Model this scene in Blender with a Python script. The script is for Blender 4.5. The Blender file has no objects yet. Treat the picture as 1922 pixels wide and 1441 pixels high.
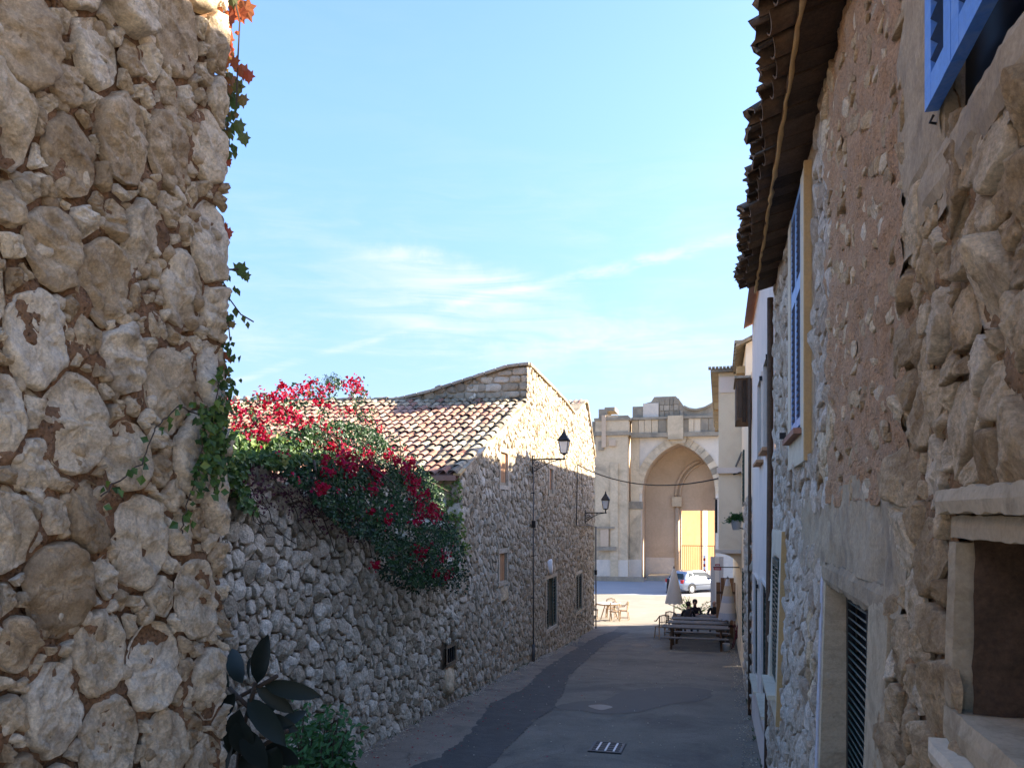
import bpy, math, random
import numpy as np
from mathutils import Vector, Matrix, noise, Euler
R = random.Random(7)
S = bpy.context.scene
C = S.collection
rad = math.radians

# ------------------------------------------------------------------ camera
F = 1500.0; PSI = math.atan((1350 - 961) / F); VH = 965.0
cam = bpy.data.cameras.new('camera'); camo = bpy.data.objects.new('camera', cam); C.objects.link(camo)
cam.sensor_width = 36; cam.lens = F / 1922 * 36
cam.shift_y = (VH - 720.5) / 1922
cam.clip_start = .05; cam.clip_end = 3000
camo.location = (0, 0, 0); camo.rotation_euler = (rad(90), 0, PSI)
S.camera = camo
S.render.resolution_x = 1024; S.render.resolution_y = 767
# ------------------------------------------------------------------ light
SUN = Vector((1.0, .5, .5)).normalized()
ELEV = math.asin(SUN.z); AZ = math.atan2(SUN.x, SUN.y)
world = bpy.data.worlds.new('World'); S.world = world; world.use_nodes = True
wn = world.node_tree.nodes; wl = world.node_tree.links; wn.clear()
sky = wn.new('ShaderNodeTexSky'); sky.sky_type = 'NISHITA'; sky.sun_disc = False
sky.sun_elevation = ELEV; sky.sun_rotation = AZ
sky.altitude = 0; sky.air_density = 1.0; sky.dust_density = 1.2; sky.ozone_density = 1.0
bg = wn.new('ShaderNodeBackground'); bg.inputs['Strength'].default_value = .15
wo = wn.new('ShaderNodeOutputWorld')
tc = wn.new('ShaderNodeTexCoord')
def wmath(op, a, b=None, clamp=False):
    n = wn.new('ShaderNodeMath'); n.operation = op; n.use_clamp = clamp
    for i, x in enumerate((a, b)):
        if x is None: continue
        if isinstance(x, (int, float)): n.inputs[i].default_value = x
        else: wl.new(x, n.inputs[i])
    return n.outputs[0]
def wnoise(scl, rot, sc, detail, rough=.6, dist=0.0):
    mp = wn.new('ShaderNodeMapping'); mp.inputs['Scale'].default_value = scl; mp.inputs['Rotation'].default_value = rot
    wl.new(tc.outputs['Generated'], mp.inputs['Vector'])
    n = wn.new('ShaderNodeTexNoise'); n.inputs['Scale'].default_value = sc; n.inputs['Detail'].default_value = detail
    n.inputs['Roughness'].default_value = rough; n.inputs['Distortion'].default_value = dist
    wl.new(mp.outputs[0], n.inputs['Vector']); return n.outputs['Fac']
def wrange(x, a, b):
    m = wn.new('ShaderNodeMapRange'); m.inputs['From Min'].default_value = a; m.inputs['From Max'].default_value = b
    m.interpolation_type = 'SMOOTHSTEP'; wl.new(x, m.inputs['Value']); return m.outputs[0]
sep = wn.new('ShaderNodeSeparateXYZ'); wl.new(tc.outputs['Generated'], sep.inputs[0])
n1 = wnoise((1, 1, 5.5), (rad(6), rad(-7), 0), 2.3, 9, .62, .5)
n2 = wnoise((1.5, 1, 9), (rad(-9), rad(12), .4), 4.0, 8, .6, 1.0)
c1 = wmath('MULTIPLY', wrange(n1, .44, .66), wrange(n2, .3, .65))
low = wmath('SUBTRACT', 1.0, wrange(sep.outputs['Z'], .16, .46))
c1 = wmath('MULTIPLY', c1, wmath('ADD', wmath('MULTIPLY', low, .42), .03), True)
hz = wmath('MULTIPLY', wmath('SUBTRACT', 1.0, wrange(sep.outputs['Z'], -.02, .22)), .22)
cf = wmath('ADD', c1, hz, True)
mx = wn.new('ShaderNodeMix'); mx.data_type = 'RGBA'
hs = wn.new('ShaderNodeHueSaturation'); hs.inputs['Saturation'].default_value = 1.2; hs.inputs['Value'].default_value = .77
wl.new(sky.outputs[0], hs.inputs['Color'])
flat = wmath('ADD', wmath('MULTIPLY', wrange(sep.outputs['Z'], -.02, .50), .52), .46)
vs_ = wn.new('ShaderNodeVectorMath'); vs_.operation = 'SCALE'; tint = wn.new('ShaderNodeVectorMath'); tint.operation = 'MULTIPLY'; wl.new(hs.outputs[0], tint.inputs[0]); tint.inputs[1].default_value = (.77, .785, 1.0)
wl.new(tint.outputs[0], vs_.inputs[0]); wl.new(flat, vs_.inputs['Scale'])
veil = wn.new('ShaderNodeMix'); veil.data_type = 'RGBA'; veil.inputs['Factor'].default_value = .22; wl.new(vs_.outputs[0], veil.inputs['A']); veil.inputs['B'].default_value = (.66, 1.0, 1.5, 1)
def band(p, q, w, lo, hi, amt):
    P_, Q_ = wray(*p).normalized(), wray(*q).normalized(); n_ = P_.cross(Q_).normalized(); m_ = (P_ + Q_).normalized(); half = math.cos(P_.angle(Q_) * .5)
    d1 = wn.new('ShaderNodeVectorMath'); d1.operation = 'DOT_PRODUCT'; wl.new(tc.outputs['Generated'], d1.inputs[0]); d1.inputs[1].default_value = n_
    d2 = wn.new('ShaderNodeVectorMath'); d2.operation = 'DOT_PRODUCT'; wl.new(tc.outputs['Generated'], d2.inputs[0]); d2.inputs[1].default_value = m_
    wob = wmath('MULTIPLY', wmath('SUBTRACT', wnoise((1, 1, 1), (0, 0, .3), 9, 6, .65), .5), w * 2.4)
    e = wmath('ABSOLUTE', wmath('ADD', d1.outputs['Value'], wob)); e = wmath('SUBTRACT', 1.0, wrange(e, 0, w))
    al = wrange(d2.outputs['Value'], half - .012, 1.0)
    return wmath('MULTIPLY', wmath('MULTIPLY', wmath('MULTIPLY', e, al), wrange(n2, lo, hi)), amt)
def wray(u, v):
    a_ = (u - 961) / F; return Vector((a_ * math.cos(PSI) - math.sin(PSI), a_ * math.sin(PSI) + math.cos(PSI), (VH - v) / F))
for bb_ in (band((900, 562), (1150, 498), .009, .2, .6, .45), band((640, 545), (1400, 690), .055, .25, .75, .75), band((480, 700), (690, 638), .007, .3, .7, .5), band((700, 490), (1000, 545), .03, .3, .75, .6), band((1180, 500), (1290, 470), .012, .35, .6, .6)):
    cf = wmath('ADD', cf, bb_, True)
wl.new(cf, mx.inputs['Factor']); wl.new(veil.outputs['Result'], mx.inputs['A']); mx.inputs['B'].default_value = (1.35, 1.42, 1.5, 1)
wl.new(mx.outputs['Result'], bg.inputs['Color']); wl.new(bg.outputs[0], wo.inputs[0])
sl = bpy.data.lights.new('sun', 'SUN'); sl.energy = 5.0; sl.angle = rad(.53); sl.color = (1, .89, .74)
slo = bpy.data.objects.new('sun', sl); C.objects.link(slo)
slo.rotation_euler = SUN.to_track_quat('Z', 'Y').to_euler(); slo.location = (30, 20, 40)
S.view_settings.view_transform = 'Standard'; S.view_settings.look = 'None'
S.view_settings.exposure = 2.4; S.view_settings.gamma = 1
S.view_settings.use_curve_mapping = False
S.cycles.max_bounces = 8; S.cycles.diffuse_bounces = 5

# ------------------------------------------------------------------ geometry of the place
def ray(u, v):
    a = (u - 961) / F; c = (VH - v) / F
    return Vector((a * math.cos(PSI) - math.sin(PSI), a * math.sin(PSI) + math.cos(PSI), c))
def onX(u, v, X): r = ray(u, v); t = X / r.x; return Vector((X, r.y * t, r.z * t))
def onY(u, v, Y): r = ray(u, v); t = Y / r.y; return Vector((r.x * t, Y, r.z * t))
def px(p):
    d = -math.sin(PSI) * p[0] + math.cos(PSI) * p[1]
    if d < .05: return (9e3, 9e3, .05)
    return (961 + F * (math.cos(PSI) * p[0] + math.sin(PSI) * p[1]) / d, VH - F * p[2] / d, d)
GP = [(-60, .5), (-20, -.4), (0, -1.75), (5, -2.75), (10, -3.5), (15, -3.78), (21, -4.12), (28, -4.6), (34, -4.9), (40, -5.08), (60, -5.2), (3000, -5.2)]
def G(y):
    for (a, b), (c, d) in zip(GP, GP[1:]):
        if y <= c: return b + (d - b) * (y - a) / (c - a)
    return GP[-1][1]
def onG(u, v, up=0):
    r = ray(u, v); t = 1.0
    for i in range(400):
        if r.z * t < G(r.y * t) + up: break
        t += .25
    lo, hi = t - .25, t
    for i in range(20):
        m = (lo + hi) / 2
        if r.z * m < G(r.y * m) + up: hi = m
        else: lo = m
    return r * hi

# ------------------------------------------------------------------ materials
def mk(name):
    m = bpy.data.materials.new(name); m.use_nodes = True
    return m, m.node_tree.nodes, m.node_tree.links, m.node_tree.nodes['Principled BSDF']
def c4(c): return (c[0], c[1], c[2], 1)
def rough_mat(name, cols, scale=6, rough=.9, stain=None, st_amt=.5, st_scale=2.0, bump=.5, bdist=.02, fine=40, grain=.25, spec=.2, obj=False, pits=0.0):
    """cols: ramp over the piece's own random number; noise varies inside a piece."""
    m, N, L, b = mk(name)
    geo = N.new('ShaderNodeTexCoord') if obj else N.new('ShaderNodeNewGeometry')
    pos = geo.outputs['Object'] if obj else geo.outputs['Position']
    at = N.new('ShaderNodeAttribute'); at.attribute_name = 'rnd'
    no = N.new('ShaderNodeTexNoise'); no.inputs['Scale'].default_value = scale; no.inputs['Detail'].default_value = 8; no.inputs['Roughness'].default_value = .65
    L.new(pos, no.inputs['Vector'])
    mm = N.new('ShaderNodeMath'); mm.operation = 'MULTIPLY_ADD'; mm.inputs[1].default_value = .55; L.new(at.outputs['Fac'], mm.inputs[0])
    m2 = N.new('ShaderNodeMath'); m2.operation = 'MULTIPLY_ADD'; m2.inputs[1].default_value = .9; m2.inputs[2].default_value = -.22
    L.new(no.outputs['Fac'], m2.inputs[0]); L.new(m2.outputs[0], mm.inputs[2])
    rp = N.new('ShaderNodeValToRGB'); e = rp.color_ramp.elements
    while len(e) < len(cols): e.new(.5)
    for i, c in enumerate(cols): e[i].position = .08 + .84 * i / (len(cols) - 1); e[i].color = c4(c)
    L.new(mm.outputs[0], rp.inputs[0])
    col = rp.outputs[0]
    fn = N.new('ShaderNodeTexNoise'); fn.inputs['Scale'].default_value = fine; fn.inputs['Detail'].default_value = 6; fn.inputs['Roughness'].default_value = .7
    L.new(pos, fn.inputs['Vector'])
    mr = N.new('ShaderNodeMapRange'); mr.inputs['From Min'].default_value = .3; mr.inputs['From Max'].default_value = .7
    mr.inputs['To Min'].default_value = 1 - grain; mr.inputs['To Max'].default_value = 1 + grain; L.new(fn.outputs['Fac'], mr.inputs['Value'])
    vm = N.new('ShaderNodeVectorMath'); vm.operation = 'SCALE'; L.new(col, vm.inputs[0]); L.new(mr.outputs[0], vm.inputs['Scale'])
    col = vm.outputs[0]
    if stain:
        sn = N.new('ShaderNodeTexNoise'); sn.inputs['Scale'].default_value = st_scale; sn.inputs['Detail'].default_value = 7; sn.inputs['Roughness'].default_value = .68; sn.inputs['Distortion'].default_value = .6
        L.new(pos, sn.inputs['Vector'])
        sr = N.new('ShaderNodeMapRange'); sr.inputs['From Min'].default_value = .48; sr.inputs['From Max'].default_value = .68; sr.inputs['To Max'].default_value = st_amt; sr.clamp = True
        L.new(sn.outputs['Fac'], sr.inputs['Value'])
        mi = N.new('ShaderNodeMix'); mi.data_type = 'RGBA'; L.new(sr.outputs[0], mi.inputs['Factor']); L.new(col, mi.inputs['A']); mi.inputs['B'].default_value = c4(stain)
        col = mi.outputs['Result']
    L.new(col, b.inputs['Base Color'])
    b.inputs['Roughness'].default_value = rough; b.inputs['Specular IOR Level'].default_value = spec
    if bump:
        bn = N.new('ShaderNodeTexNoise'); bn.inputs['Scale'].default_value = scale * 2.2; bn.inputs['Detail'].default_value = 10; bn.inputs['Roughness'].default_value = .72
        L.new(pos, bn.inputs['Vector'])
        h = bn.outputs['Fac']
        if pits:
            vo = N.new('ShaderNodeTexVoronoi'); vo.inputs['Scale'].default_value = fine * .8; L.new(pos, vo.inputs['Vector'])
            pr = N.new('ShaderNodeMapRange'); pr.inputs['From Min'].default_value = 0; pr.inputs['From Max'].default_value = .35; pr.inputs['To Min'].default_value = -pits; pr.inputs['To Max'].default_value = 0
            L.new(vo.outputs['Distance'], pr.inputs['Value'])
            ad = N.new('ShaderNodeMath'); L.new(h, ad.inputs[0]); L.new(pr.outputs[0], ad.inputs[1]); h = ad.outputs[0]
        bu = N.new('ShaderNodeBump'); bu.inputs['Strength'].default_value = bump; bu.inputs['Distance'].default_value = bdist
        L.new(h, bu.inputs['Height']); L.new(bu.outputs[0], b.inputs['Normal'])
    return m
def plain(name, col, rough=.6, metal=0, spec=.5, var=.12, scale=30, bump=.1, bdist=.003, coat=0):
    m = rough_mat(name, [tuple(x * (1 - var) for x in col), tuple(min(1, x * (1 + var)) for x in col)], scale, rough, bump=bump, bdist=bdist, fine=scale * 4, grain=var * .6, spec=spec, obj=True)
    b = m.node_tree.nodes['Principled BSDF']; b.inputs['Metallic'].default_value = metal; b.inputs['Coat Weight'].default_value = coat
    return m
def leaf_mat(name, cols, rough=.5, transl=.3, spec=.4):
    m, N, L, b = mk(name)
    at = N.new('ShaderNodeAttribute'); at.attribute_name = 'rnd'
    rp = N.new('ShaderNodeValToRGB'); e = rp.color_ramp.elements
    while len(e) < len(cols): e.new(.5)
    for i, c in enumerate(cols): e[i].position = i / (len(cols) - 1); e[i].color = c4(c)
    L.new(at.outputs['Fac'], rp.inputs[0]); L.new(rp.outputs[0], b.inputs['Base Color'])
    b.inputs['Roughness'].default_value = rough; b.inputs['Specular IOR Level'].default_value = spec
    tr = N.new('ShaderNodeBsdfTranslucent'); L.new(rp.outputs[0], tr.inputs['Color'])
    ms = N.new('ShaderNodeMixShader'); ms.inputs[0].default_value = transl
    out = [n for n in N if n.type == 'OUTPUT_MATERIAL'][0]
    L.new(b.outputs[0], ms.inputs[1]); L.new(tr.outputs[0], ms.inputs[2]); L.new(ms.outputs[0], out.inputs[0])
    return m
MT = {}
MT['stone_near'] = rough_mat('stone_near', [(.27, .18, .095), (.56, .42, .26), (.77, .635, .445), (.84, .73, .56)], 4, .92, (.24, .165, .095), .7, 6, 1.0, .05, 90, .3, pits=.0)
MT['mortar_red'] = rough_mat('mortar_red', [(.13, .065, .032), (.28, .155, .08), (.45, .285, .16)], 9, .95, (.16, .11, .07), .5, 4, 1.0, .035, 70, .4, pits=.6)
MT['stone_garden'] = rough_mat('stone_garden', [(.29, .23, .15), (.50, .42, .30), (.67, .59, .45), (.79, .72, .58)], 6, .92, (.13, .10, .07), .6, 6, 1.0, .04, 45, .38, pits=.3)
MT['mortar_garden'] = rough_mat('mortar_garden', [(.085, .062, .038), (.18, .135, .085), (.29, .225, .15)], 8, .95, None, bump=.9, bdist=.03, fine=50, grain=.35)
MT['stone_house'] = rough_mat('stone_house', [(.25, .19, .12), (.41, .335, .235), (.53, .455, .345), (.62, .55, .44)], 5, .92, (.30, .23, .15), .45, 2.4, .9, .04, 40, .3)
MT['mortar_house'] = rough_mat('mortar_house', [(.24, .19, .13), (.37, .31, .22), (.48, .41, .31)], 6, .95, None, bump=.7, bdist=.03, fine=40, grain=.3)
MT['stone_right'] = rough_mat('stone_right', [(.27, .18, .09), (.56, .41, .24), (.76, .61, .40), (.82, .70, .52)], 5, .92, (.22, .14, .075), .7, 7, 1.0, .045, 90, .3, pits=.0)
MT['stone_grey'] = rough_mat('stone_grey', [(.31, .225, .15), (.50, .40, .29), (.64, .55, .43), (.72, .64, .53)], 8, .92, (.19, .14, .095), .6, 8, 1.0, .035, 60, .3)
MT['mortar_right'] = rough_mat('mortar_right', [(.22, .125, .06), (.38, .23, .12), (.50, .33, .19)], 7, .95, (.15, .115, .075), .6, 5, 1.0, .03, 70, .35, pits=.4)
MT['mortar_pale'] = rough_mat('mortar_pale', [(.24, .17, .11), (.39, .295, .205), (.49, .39, .28)], 7, .95, (.16, .13, .10), .5, 5, .9, .025, 70, .35)
MT['plaster_red'] = rough_mat('plaster_red', [(.40, .225, .115), (.54, .335, .19), (.64, .44, .27)], 7, .94, (.50, .36, .24), .7, 5, 1.0, .045, 70, .32, pits=.3)
MT['cement'] = rough_mat('cement', [(.27, .20, .12), (.40, .315, .205), (.50, .41, .28)], 4, .93, (.13, .11, .09), .55, 5, .8, .015, 60, .22)
MT['plaster_white'] = rough_mat('plaster_white', [(.70, .59, .49), (.76, .66, .56)], 2, .9, (.5, .45, .40), .5, 1.3, .3, .006, 60, .06)
MT['plaster_beige'] = rough_mat('plaster_beige', [(.76, .63, .44), (.82, .70, .51)], 2, .9, (.64, .50, .33), .5, 1.1, .3, .01, 40, .07)
MT['plaster_jamb'] = rough_mat('plaster_jamb', [(.42, .33, .21), (.56, .46, .31)], 5, .9, (.22, .165, .10), .7, 5, .8, .02, 60, .12)
MT['ochre'] = rough_mat('ochre', [(.46, .29, .12), (.56, .37, .17)], 6, .85, (.40, .30, .2), .4, 9, .4, .006, 60, .12)
MT['cream'] = rough_mat('cream', [(.55, .47, .33), (.64, .56, .42)], 5, .85, (.36, .28, .18), .4, 6, .4, .006, 60, .1)
MT['lavender'] = rough_mat('lavender', [(.42, .41, .43), (.52, .51, .54)], 5, .85, (.3, .27, .23), .4, 6, .4, .006, 60, .1)
MT['blue'] = rough_mat('shutter_blue', [(.05, .17, .52), (.07, .21, .60), (.10, .26, .64)], 9, .5, (.22, .33, .55), .5, 14, .15, .002, 60, .12, spec=.35)
MT['blue_pale'] = rough_mat('shutter_pale_blue', [(.10, .22, .45), (.15, .30, .54)], 9, .5, (.27, .36, .5), .5, 10, .15, .002, 60, .12, spec=.35)
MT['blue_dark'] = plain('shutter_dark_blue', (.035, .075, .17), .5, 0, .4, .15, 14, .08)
MT['green_dark'] = plain('shutter_dark_green', (.018, .045, .035), .5, 0, .4, .2, 14, .08)
MT['black_paint'] = plain('black_paint', (.012, .012, .013), .5, 0, .4, .2, 20, .05)
MT['iron'] = plain('black_iron', (.02, .021, .024), .45, .6, .5, .25, 20, .15)
MT['pipe_grey'] = plain('pipe_grey', (.12, .11, .10), .6, .2, .4, .2, 20, .15)
MT['wood_dark'] = rough_mat('wood_dark', [(.045, .028, .018), (.10, .062, .038), (.16, .10, .065)], 9, .85, None, bump=.7, bdist=.01, fine=60, grain=.3)
MT['wood_brown'] = rough_mat('wood_brown', [(.16, .085, .045), (.30, .17, .09)], 9, .8, None, bump=.5, bdist=.006, fine=60, grain=.25)
MT['wood_tan'] = rough_mat('wood_tan', [(.38, .20, .10), (.52, .31, .17)], 8, .8, (.25, .13, .07), .4, 6, .5, .006, 60, .2)
MT['wood_grey'] = rough_mat('wood_grey', [(.14, .125, .11), (.24, .22, .20)], 12, .8, None, bump=.4, bdist=.004, fine=60, grain=.25)
MT['wicker'] = rough_mat('wicker', [(.30, .205, .12), (.42, .31, .20)], 12, .7, None, bump=.4, bdist=.004, fine=60, grain=.2, spec=.4)
MT['tile'] = rough_mat('terracotta_tile', [(.22, .10, .065), (.30, .15, .10), (.34, .195, .14), (.36, .24, .18)], 3.5, .88, (.22, .15, .11), .6, 3.4, .5, .008, 50, .2)
MT['tile_old'] = rough_mat('lichen_tile', [(.10, .085, .065), (.24, .19, .13), (.42, .34, .22), (.5, .44, .32)], 6, .92, (.07, .065, .055), .75, 7, .7, .012, 50, .3)
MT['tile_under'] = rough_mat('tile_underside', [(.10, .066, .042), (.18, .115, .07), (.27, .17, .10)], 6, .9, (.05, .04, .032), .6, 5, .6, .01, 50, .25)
MT['asphalt'] = rough_mat('asphalt', [(.12, .104, .075), (.175, .153, .115), (.235, .207, .16)], 1.1, .82, (.062, .053, .046), .7, .7, 1.0, .012, 70, .5, spec=.35)
MT['patch'] = rough_mat('asphalt_patch', [(.05, .047, .040), (.085, .08, .068)], 2.5, .78, (.11, .10, .09), .6, 3.0, 1.0, .012, 70, .5, spec=.35)
MT['damp'] = rough_mat('damp_asphalt', [(.08, .07, .053), (.115, .10, .078)], 2.5, .75, None, bump=.4, bdist=.004, fine=95, grain=.2, spec=.5)
MT['water'] = plain('standing_water', (.05, .05, .05), .32, 0, .6, .1, 8, .02)
MT['verge'] = rough_mat('pink_concrete', [(.165, .13, .092), (.23, .186, .137), (.29, .238, .18)], 1.6, .85, (.08, .066, .055), .6, 1.5, .9, .01, 70, .4, spec=.3)
MT['paving'] = rough_mat('pale_paving', [(.23, .20, .155), (.27, .238, .19)], .8, .85, (.36, .32, .26), .4, .6, .2, .004, 30, .06)
MT['shadow_grey'] = rough_mat('shadow_band_grey', [(.25, .25, .25), (.31, .31, .31)], .8, .85, None, bump=.2, bdist=.004, fine=30, grain=.06)  # grey that puts the church's shadow into the ground colour
MT['earth'] = rough_mat('earth', [(.10, .07, .045), (.2, .15, .1)], 2, .95, None, bump=.6, bdist=.03, fine=20, grain=.2)
MT['church'] = rough_mat('church_stone', [(.48, .37, .235), (.60, .48, .32), (.68, .56, .40)], .8, .9, (.22, .19, .14), .7, .45, .4, .03, 6, .10)
MT['church_dark'] = rough_mat('church_dark_stone', [(.21, .175, .125), (.33, .28, .205), (.44, .375, .28)], 1.2, .9, (.13, .125, .11), .6, 1.0, .4, .03, 6, .12)
MT['church_pale'] = rough_mat('church_pale_stone', [(.62, .54, .43), (.70, .62, .51)], 1.2, .9, (.44, .41, .36), .5, .8, .3, .03, 6, .06)
MT['church_in'] = rough_mat('church_inner_plaster', [(.50, .375, .25), (.62, .49, .355)], .5, .9, (.40, .29, .19), .5, .4, .2, .03, 6, .08)
MT['orange'] = rough_mat('courtyard_plaster', [(.36, .19, .075), (.42, .25, .115)], .6, .9, (.28, .15, .06), .5, .7, .1, .03, 6, .08)
MT['terrace'] = rough_mat('bounce_flags', [(.42, .37, .29), (.52, .46, .37)], 1.2, .85, (.36, .31, .24), .4, .8, .4, .006, 40, .1)  # pale colour for the added unseen ground that reflects sunlight
MT['leaf'] = leaf_mat('leaf_green', [(.008, .022, .008), (.018, .048, .014), (.034, .085, .022), (.08, .14, .035)])
MT['ivy'] = leaf_mat('ivy_leaf', [(.03, .07, .02), (.07, .14, .03), (.15, .22, .04), (.28, .28, .07)])
MT['autumn'] = leaf_mat('creeper_leaf', [(.06, .10, .025), (.12, .13, .035), (.26, .12, .04), (.36, .07, .03), (.48, .17, .045)], .5, .45)
MT['purple'] = leaf_mat('purple_leaf', [(.07, .02, .035), (.15, .045, .07), (.09, .05, .04)])
MT['petal'] = leaf_mat('bougainvillea_bract', [(.22, .003, .014), (.36, .006, .024), (.44, .011, .05), (.42, .018, .11)], .6, .35, .2)
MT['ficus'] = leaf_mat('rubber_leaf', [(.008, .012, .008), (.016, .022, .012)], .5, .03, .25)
MT['bush'] = leaf_mat('bush_leaf', [(.015, .045, .01), (.03, .09, .018), (.05, .14, .03)])
MT['bright_leaf'] = leaf_mat('young_leaf', [(.12, .25, .06), (.25, .42, .12)])
MT['stem'] = plain('plant_stem', (.07, .05, .035), .85, 0, .2, .3, 20, .3)
MT['canvas'] = rough_mat('canvas_white', [(.72, .66, .58), (.80, .75, .67)], 6, .9, None, bump=.2, bdist=.01, fine=60, grain=.06, obj=True)
MT['cloth'] = plain('table_cloth', (.75, .72, .66), .8, 0, .2, .05)
MT['silver'] = plain('car_silver', (.36, .40, .46), .3, .5, .6, .03, 5, 0, .001, .6)
MT['glass_dark'] = plain('dark_glass', (.02, .03, .03), .15, 0, .3, .1, 4, 0)
MT['rubber'] = plain('rubber', (.02, .02, .02), .8, 0, .3)
MT['hub'] = plain('wheel_metal', (.5, .5, .52), .35, .7, .5)
MT['tail'] = plain('tail_light_red', (.55, .02, .02), .2, 0, .6)
MT['red'] = plain('red_paint', (.42, .02, .02), .5)
MT['dark_red'] = plain('dark_red_paint', (.16, .015, .02), .5)
MT['white'] = plain('white_paint', (.75, .75, .74), .6)
MT['blue_wash'] = plain('pale_blue_paint', (.50, .53, .58), .6)
MT['skin'] = plain('skin', (.48, .27, .19), .6, 0, .4)
MT['hair'] = plain('dark_hair', (.03, .022, .018), .8)
MT['hair_grey'] = plain('grey_hair', (.3, .29, .28), .8)
MT['jacket'] = plain('dark_jacket', (.022, .018, .022), .85)
MT['jacket2'] = plain('black_coat', (.015, .015, .018), .85)
MT['trouser'] = plain('dark_trousers', (.03, .035, .05), .85)
m, N_, L_, b_ = mk('lantern_glass'); b_.inputs['Base Color'].default_value = (.72, .74, .76, 1); b_.inputs['Roughness'].default_value = .35; b_.inputs['Transmission Weight'].default_value = .35; MT['lantern'] = m

# ------------------------------------------------------------------ mesh helpers
WL = {}
class MB:
    def __init__(s): s.v = []; s.f = []; s.r = []; s.m = []
    def add(s, vs, fs, rnd=.5, mi=0):
        o = len(s.v); s.v.extend([tuple(p) for p in vs])
        for f in fs: s.f.append(tuple(i + o for i in f)); s.r.append(rnd); s.m.append(mi)
        return s
    def box(s, c, d, rnd=.5, mi=0, rot=None, taper=1.0):
        hx, hy, hz = d[0] / 2, d[1] / 2, d[2] / 2
        vs = []
        for z in (-1, 1):
            k = taper if z > 0 else 1
            for x, y in ((-1, -1), (1, -1), (1, 1), (-1, 1)): vs.append(Vector((x * hx * k, y * hy * k, z * hz)))
        if rot is not None: vs = [rot @ p for p in vs]
        c = Vector(c)
        return s.add([p + c for p in vs], [(3, 2, 1, 0), (4, 5, 6, 7), (0, 1, 5, 4), (1, 2, 6, 5), (2, 3, 7, 6), (3, 0, 4, 7)], rnd, mi)
    def bx(s, x0, x1, y0, y1, z0, z1, rnd=.5, mi=0): return s.box(((x0 + x1) / 2, (y0 + y1) / 2, (z0 + z1) / 2), (abs(x1 - x0), abs(y1 - y0), abs(z1 - z0)), rnd, mi)
    def tube(s, pts, r, n=6, rnd=.5, mi=0, cap=True):
        pts = [Vector(p) for p in pts]; rs = r if isinstance(r, (list, tuple)) else [r] * len(pts)
        rings = []; up = None
        for i, p in enumerate(pts):
            d = (pts[min(i + 1, len(pts) - 1)] - pts[max(i - 1, 0)])
            if d.length < 1e-9: d = Vector((0, 0, 1))
            d.normalize()
            if up is None: up = Vector((0, 0, 1)) if abs(d.z) < .9 else Vector((1, 0, 0))
            a = d.cross(up); 
            if a.length < 1e-5: a = d.cross(Vector((1, .3, 0)))
            a.normalize(); bb = a.cross(d).normalized(); up = bb
            rings.append([p + (a * math.cos(2 * math.pi * k / n) + bb * math.sin(2 * math.pi * k / n)) * rs[i] for k in range(n)])
        vs = [q for g in rings for q in g]; fs = []
        for i in range(len(pts) - 1):
            for k in range(n):
                k2 = (k + 1) % n; fs.append((i * n + k, i * n + k2, (i + 1) * n + k2, (i + 1) * n + k))
        if cap: fs.append(tuple(range(n))[::-1]); fs.append(tuple(range((len(pts) - 1) * n, len(pts) * n)))
        return s.add(vs, fs, rnd, mi)
    def lathe(s, prof, c=(0, 0, 0), n=12, rnd=.5, mi=0, ph=0, wob=0, seed=0):
        vs = []; fs = []; c = Vector(c)
        for i, (r, z) in enumerate(prof):
            for k in range(n):
                a = ph + 2 * math.pi * k / n; rr = r * (1 + wob * math.cos(k * math.pi + 0))
                vs.append(c + Vector((rr * math.cos(a), rr * math.sin(a), z)))
        for i in range(len(prof) - 1):
            for k in range(n):
                k2 = (k + 1) % n; fs.append((i * n + k, i * n + k2, (i + 1) * n + k2, (i + 1) * n + k))
        fs.append(tuple(range(n))[::-1]); fs.append(tuple(range((len(prof) - 1) * n, len(prof) * n)))
        return s.add(vs, fs, rnd, mi)
    def prism(s, poly, a0, a1, axis='Y', rnd=.5, mi=0):
        n = len(poly)
        def P(p, a): return {'Y': (p[0], a, p[1]), 'X': (a, p[0], p[1]), 'Z': (p[0], p[1], a)}[axis]
        vs = [P(p, a0) for p in poly] + [P(p, a1) for p in poly]
        fs = [tuple(range(n)), tuple(range(n, 2 * n))[::-1]] + [(i, i + n, (i + 1) % n + n, (i + 1) % n) for i in range(n)]
        return s.add(vs, fs, rnd, mi)
    def mesh(s, name, mats, smooth=False, origin=None, ang=None):
        me = bpy.data.meshes.new(name); o = Vector(origin) if origin is not None else Vector((0, 0, 0))
        me.from_pydata([(p[0] - o.x, p[1] - o.y, p[2] - o.z) for p in s.v], [], s.f)
        for m in (mats if isinstance(mats, (list, tuple)) else [mats]): me.materials.append(MT[m])
        if s.r:
            at = me.attributes.new('rnd', 'FLOAT', 'FACE'); at.data.foreach_set('value', s.r)
            me.polygons.foreach_set('material_index', s.m)
            me.polygons.foreach_set('use_smooth', [smooth] * len(s.f))
        me.update(); return me
    def build(s, name, mats, parent=None, smooth=False, centre=True, base=False):
        if not s.v: return None
        a = np.array(s.v); lo = a.min(0); hi = a.max(0); og = Vector((lo + hi) / 2) if centre else Vector((0, 0, 0))
        if base: og.z = lo[2]
        me = s.mesh(name, mats, smooth, og)
        return link(name, me, parent, og)
def link(name, me, parent=None, loc=(0, 0, 0)):
    o = bpy.data.objects.new(name, me); C.objects.link(o); loc = Vector(loc); WL[o.name] = loc.copy()
    if parent is not None: o.parent = parent; o.location = loc - WL[parent.name]
    else: o.location = loc
    return o
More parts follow.
